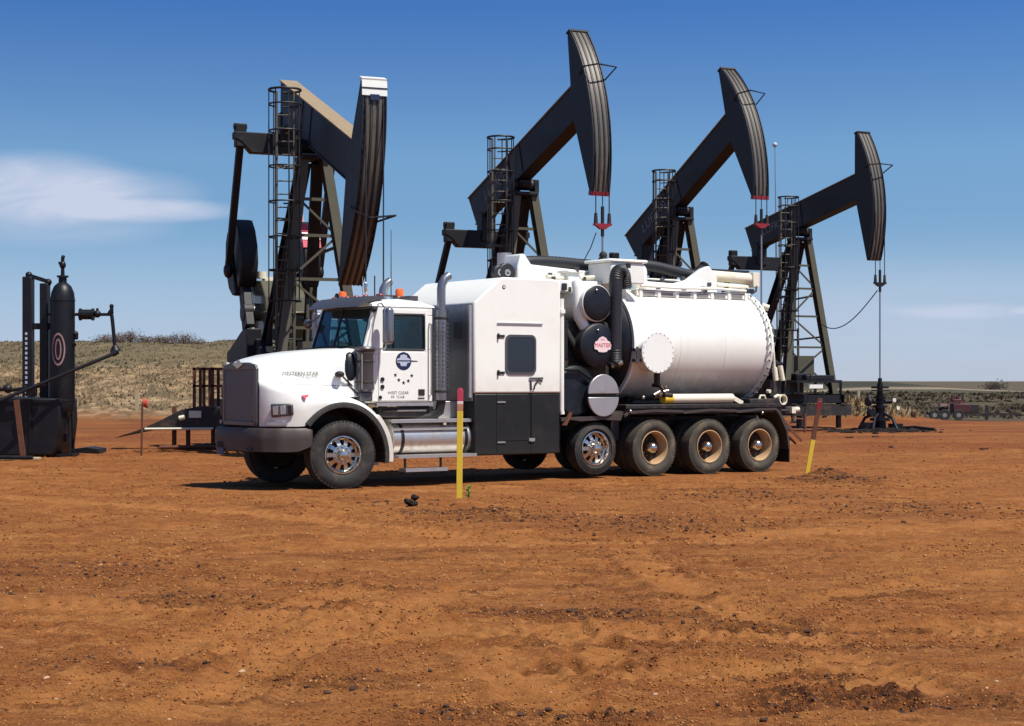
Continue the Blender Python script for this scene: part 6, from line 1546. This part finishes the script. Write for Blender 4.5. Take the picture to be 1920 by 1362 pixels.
# ------------------------------------------------------------------ access ramp with railing, partly behind the bumper
ZR = 42.0; g0 = at(330, 855, ZR)
rp_ = thing('access_ramp', 'dark sloping ramp with a railed platform left of the truck grille', 'ramp', (g0.x, ZR, 0))
def rl_(x, y): p = at(x, y, ZR); return (p.x-g0.x, p.z)
mb = MB(); mb.prism([rl_(*p) for p in [(218, 821), (262, 812), (292, 806), (330, 803), (470, 806), (470, 764), (378, 762), (345, 768), (300, 791), (262, 807)]], 'y', -.35, .5); mb.build('ramp_deck', M['dark'], rp_, bevel=.01)
mb = MB()
for yy in (-.33, .48):
    for x in (369, 387, 403, 425, 445): p = rl_(x, 764); q = rl_(x, 690); mb.box(p[0]-.035, p[0]+.035, yy-.03, yy+.03, p[1], q[1])
    for y in (692, 724): p = rl_(366, y); q = rl_(470, y); mb.box(p[0], q[0], yy-.03, yy+.03, p[1]-.03, p[1]+.03)
    mb.cut()
mb.build_each('railing', M['rust'], rp_)
mb = MB()
for x, y0, y1 in ((327, 762, 858), (353, 800, 856), (400, 800, 852)):
    p = rl_(x, y0); q = rl_(x, y1); mb.box(p[0]-.045, p[0]+.045, -.08, .05, q[1]-.1, p[1])
mb.build('ramp_post', M['rust'], rp_)
mb = MB(); p = rl_(360, 783); q = rl_(383, 770); mb.box(p[0], q[0], -.42, -.36, p[1], q[1]); mb.cyl((rl_(342, 0)[0], -.4, rl_(0, 784)[1]), (rl_(352, 0)[0], -.4, rl_(0, 782)[1]), .06); mb.build('white_box', M['cream'], rp_)
mb = MB(); p = rl_(276, 804); mb.cyl((rl_(278, 0)[0], -.4, p[1]), (rl_(405, 0)[0], -.4, rl_(0, 803)[1]), .03); mb.build('ramp_pipe', M['cream'], rp_)
mb = MB(); mb.box(.5, 1.6, -.2, .3, .0, .12); mb.cyl((-.3, -.5, .06), (1.2, -.5, .08), .05); mb.build('ramp_footing', M['rust'], rp_)

# ------------------------------------------------------------------ stakes, posts
def stake(name, label, px, top, w, segs, group=None, cat='stake', Z=None):
    g = GP(*px) if Z is None else Vector(((px[0]-960)*Z/FPX, Z, 0))
    zg = ground_z(g.x, g.y)
    s = thing(name, label, cat, (g.x, g.y, zg), 0, group)
    t = PX(top[0], top[1], g.y)-Vector((g.x, g.y, zg))
    for (f0, f1, m_, nm, k) in segs:
        p0 = t*f0; p1 = t*f1
        if f0 == 0: p0 = p0-t.normalized()*.12
        MB().bar(p0, p1, w*k, w*.5*k, up=(0, 1, 0)).build(nm, M[m_], s, bevel=.004)
    return s
stake('survey_stake', 'yellow survey stake with a pink-red top, upright in front of the truck sleeper', (861, 944), (863, 728), .082,
      [(0, .80, 'yellow', 'painted_base', 1), (.80, .86, 'fadewood', 'bare_band', 1.0), (.86, .885, 'badge', 'pale_band', 1.0), (.885, .985, 'pinkred', 'painted_top', 1.0), (.985, 1.0, 'pinkred', 'stake_tip', .7)])
stake('survey_stake', 'leaning survey stake with a yellow foot and rusty red upper half, behind the rear wheels', (1513, 893), (1538, 747), .062,
      [(0, .50, 'yellow', 'painted_base', 1.2), (.46, 1.0, 'rust', 'painted_top', 1.25), (.86, .96, 'red', 'red_band', 1.35)])
s3 = stake('flag_stake', 'thin rusty stake with a small orange flag beside the ramp foot', (265, 858), (267, 756), .045, [(0, 1, 'rust', 'rod', 1)])
mb = MB(); secs = [[(0.03+.028*i, .012*math.sin(i*1.3), z-.012*i) for z in (1.10, 1.19, 1.29)] for i in range(5)]; fl = mb.loft(secs).build('flag', M['orangeflag'], s3)
md_ = fl.modifiers.new('solid', 'SOLIDIFY'); md_.thickness = .004
stake('wooden_post', 'pale wooden post at the foot of the grassy bank on the left', (257, 787), (257, 731), .16, [(0, 1, 'wood', 'post', 1)], cat='post')
stake('wooden_post', 'pale thin post in the dark scrub right of the farthest pumpjack legs', (1610, 770), (1610, 733), .13, [(0, .45, 'wood', 'post', 1), (.55, 1, 'wood', 'post', 1)], cat='post', Z=86)
stake('marker_post', 'short dark post in the dirt at the far right beyond the red machine', (1850, 787), (1850, 760), .14, [(0, 1, 'dark', 'post', 1)], cat='post', Z=74)

# soil heap, clod and green sprig by the yellow stake
g = GP(770, 951)
cm = MB()
for i in range(7): cm.ball((random.uniform(-.07, .07), random.uniform(-.05, .05), .03+.03*(i > 3)+.05*(i > 5)), random.uniform(.035, .055), (1.1, 1, .75), 9, 6, .3)
tag(cm.build('soil_clod', M['oil']), 'dark lump of soil lying left of the yellow stake', 'soil clod').location = (g.x, g.y, ground_z(g.x, g.y))
g = GP(878, 944)
sp_ = thing('green_sprig', 'small bright green sprig growing beside the foot of the yellow stake', 'plant', (g.x, g.y, ground_z(g.x, g.y)))
mb = MB(); mb.tube([(0, 0, -.02), (.01, 0, .1), (0, 0, .22)], .008, 6); mb.build('stem', M['green'], sp_)
mb = MB()
for i in range(12):
    z = .06+.014*i; a = i*2.4; L_ = .075; c_, s_2 = math.cos(a), math.sin(a)
    k = len(mb.v); mb.v += [(0, 0, z), (c_*L_*.5-s_2*.02, s_2*L_*.5+c_*.02, z+.03), (c_*L_, s_2*L_, z+.045), (c_*L_*.5+s_2*.02, s_2*L_*.5-c_*.02, z+.03)]; mb.f.append((k, k+1, k+2, k+3))
mb.build('leaves', M['green'], sp_)

# ------------------------------------------------------------------ lightning mast
Zm = 66.0; p = PX(1453, 272, Zm)
ms = thing('lightning_mast', 'very thin tall mast with a small ball on top behind the farthest pumpjack beam', 'mast', (p.x, Zm, ground_z(p.x, Zm)))
mb = MB(); mb.cyl((0.15, 0, -.1), (0.05, 0, 7), .05, .035, 8); mb.cyl((.05, 0, 7), (0, 0, p.z-.1), .03, .014, 8); mb.build('pole', M['steel'], ms)
mb = MB(); mb.ball((0, 0, p.z), .10); mb.build('mast_ball', M['palegrey'], ms)

# ------------------------------------------------------------------ small red engine on wheels, far right
Zp = 73.0; p = PX(1780, 787, Zp)
en = thing('engine_trailer', 'small dark and red engine trailer on wheels in the distance at the right', 'trailer', (p.x, Zp, ground_z(p.x, Zp)))
sc_ = FPX/Zp
en.scale = (.9, .9, .9)
mb = MB(); mb.box(-1.0, 1.9, -.4, .4, .25, .36); mb.bar((.9, 0, .3), (3.3, 0, .28), .12, .1); mb.build('trailer_frame', M['dark'], en)
for x in (-.80, -.32, .35):
    mb = MB(); mb.lathe([(.12, -.45), (.24, -.46), (.26, -.42), (.26, -.30), (.24, -.26), (.12, -.27)], (x, 0, .26), 'y', 24); wl = mb.build('wheel', M['rubber'], en)
    mb = MB(); mb.lathe([(.001, -.44), (.11, -.44)], (x, 0, .26), 'y', 16); mb.build('rim', M['slot'], wl)
mb = MB(); mb.box(.1, .95, -.35, .35, .36, .78); mb.box(.1, .55, -.25, .25, .85, 1.0); mb.cyl((-.5, 0, .62), (-.1, 0, .62), .18); mb.build('engine', mat('faded_dark_red', (.070, .014, .017), .6, var=.3, dirt=(.03, .015, .015), dirt_amt=.6), en, bevel=.03)
mb = MB(); mb.cyl((.15, 0, 1.0), (.15, 0, 1.18), .06); mb.cyl((.42, 0, 1.0), (.42, 0, 1.12), .09); mb.box(-.05, .8, -.3, .3, .84, .88); mb.build('air_stack', mat('dull_red_stack', (.13, .02, .03), .6, var=.3), en)
mb = MB(); mb.box(.95, 1.35, -.3, .3, .36, .75); mb.tube([(-.9, -.2, .36), (-.7, -.2, .6), (-.3, -.2, .66)], .05, 8); mb.build('radiator', M['dark'], en, bevel=.02)
# pipe riser behind the rear of the truck
g = GP(1509, 812); g = Vector((g.x, g.y, 0))
pr_ = thing('pipe_riser', 'short brown pipe riser with a valve behind the rear of the truck', 'pipe', (g.x, g.y, ground_z(g.x, g.y)))
mb = MB(); mb.cyl((0, 0, -.1), (0, 0, .62), .05, n=10); mb.cyl((-.6, 0, .08), (.4, 0, .08), .045); mb.tube([(-.5, 0, .3), (-.25, 0, .45), (0, 0, .42)], .035, 8); mb.build('riser', M['rust'], pr_)
mb = MB(); mb.ball((-.35, 0, .38), .09); mb.cyl((-.35, 0, .38), (-.35, 0, .6), .03); mb.build('riser_valve', M['dark'], pr_)
# oily soil and pipe by the farthest wellhead
r3 = np.random.default_rng(5); mb = MB()
for i in range(320):
    x = 12.45+r3.normal()*(1.0 if i > 90 else .4); y = 57.3+r3.normal()*(1.0 if i > 90 else .4); q = r3.uniform(.03, .11)*(1 if i > 90 else 1.8); mb.ball((x, y, ground_z(x, y)+q*.1), q, (r3.uniform(1, 2.2), 1, .5), 6, 4, .3)
tag(mb.build('oily_soil', M['oil']), 'black oily soil crumbs spread round the farthest wellhead', 'soil', kind='stuff')
a = GP(1682, 806); b = GP(1752, 808)
tag(MB().tube([(a.x, a.y, .06), ((a.x+b.x)/2, (a.y+b.y)/2, .10), (b.x, b.y, .04)], .055, 8).build('lying_pipe', M['vessel']), 'black pipe lying on the dirt right of the farthest wellhead', 'pipe')
# dark clods in front of the farthest wellhead
a = [(1590, 822), (1640, 820), (1667, 840), (1845, 845), (1762, 812)]
mb = MB()
for (x, y) in a:
    g = GP(x, y)
    for k in range(3): mb.ball((g.x+r3.uniform(-.12, .12), g.y, ground_z(g.x, g.y)+.02), r3.uniform(.03, .06), (1.2, 1, .7), 7, 5, .3)
tag(mb.build('soil_lumps', M['clod']), 'a few dark soil lumps on the dirt in front of the farthest wellhead', 'soil', kind='stuff')

# ------------------------------------------------------------------ bare shrubs on the skyline of the left bank
mb_m = mat('bare_shrub_twigs', (0.15, 0.11, 0.085), .9, var=.35, var_scale=1.5)
mb_s = mat('shrub_stems', (0.06, 0.045, 0.035), .9, var=.3)
def shrub(px, py, w, h, label, Z=132.0, seed=0):
    p = PX(px, py, Z); rr = random.Random(seed); zg = ground_z(p.x, Z)
    s = thing('shrub', label, 'shrub', (p.x, Z, zg-.05), 0, 'bare shrubs on the skyline of the bank')
    st = MB(); lv = MB()
    for i in range(14):
        a = rr.uniform(0, 2*PI); d = rr.random()**.6; x = math.cos(a)*d*w/2; y = math.sin(a)*d*w/2; z = h*(1-.55*d*d)*rr.uniform(.55, .85)
        st.tube([(x*.15, y*.15, -.1), (x*.5, y*.5, z*.55), (x, y, z)], [.035, .02, .008], 4)
        for j in range(60):
            t = rr.uniform(.35, 1.05); c = Vector((x*t*(.6+.4*t), y*t, z*t))+Vector((rr.gauss(0, .22), rr.gauss(0, .22), rr.gauss(0, .13)))
            d1 = Vector((rr.gauss(0, 1), rr.gauss(0, 1), rr.gauss(0, 1))).normalized()*rr.uniform(.05, .13); d2 = Vector((rr.gauss(0, 1), rr.gauss(0, 1), rr.gauss(0, 1))).normalized()*.05
            lv.add([c-d1, c+d2, c+d1], [(0, 1, 2)])
    st.build('stems', mb_s, s); lv.build('foliage', mb_m, s, smooth=0)
SH = [(197, 646, 2.2, .75, 'leftmost low bare shrub of the skyline row'), (222, 645, 2.6, 1.0, 'second skyline shrub from the left, rounded and brown'), (247, 645, 3.0, 1.25, 'tall middle shrub of the left clump on the skyline'),
      (270, 645, 2.2, .8, 'small shrub just left of the gap in the skyline row'), (300, 646, 2.0, .7, 'small shrub just right of the gap in the skyline row'), (322, 645, 2.8, 1.2, 'broad dark shrub in the right clump on the skyline'),
      (345, 645, 3.0, 1.3, 'tallest shrub of the right clump on the skyline'), (368, 647, 1.8, .6, 'rightmost low shrub tailing off the skyline row')]
for i, (x, y, w, h, lb) in enumerate(SH): shrub(x, y, w, h, lb, seed=i+40)
for i, (x, z_, w, h, lb) in enumerate(((1865, 160, 1.6, .9, 'tiny dark bush alone on the far right horizon'),)):
    p = Vector(((x-960)*330/FPX, 330, 0)); rr = random.Random(3)
    s = thing('bush', lb, 'bush', (p.x, 330, ground_z(p.x, 330)))
    lv = MB()
    for j in range(260):
        c = Vector((rr.gauss(0, 1.0), rr.gauss(0, .5), abs(rr.gauss(.5, .45)))); d1 = Vector((rr.gauss(0, 1), 0, rr.gauss(0, 1))).normalized()*.3
        lv.add([c-d1, c+Vector((0, 0, .25)), c+d1], [(0, 1, 2)])
    lv.build('foliage', mb_s, s, smooth=0)
    stt = MB(); stt.tube([(0, 0, -.2), (0, 0, .6)], .08, 5); stt.build('stems', mb_s, s)
print('objects', len(bpy.data.objects))
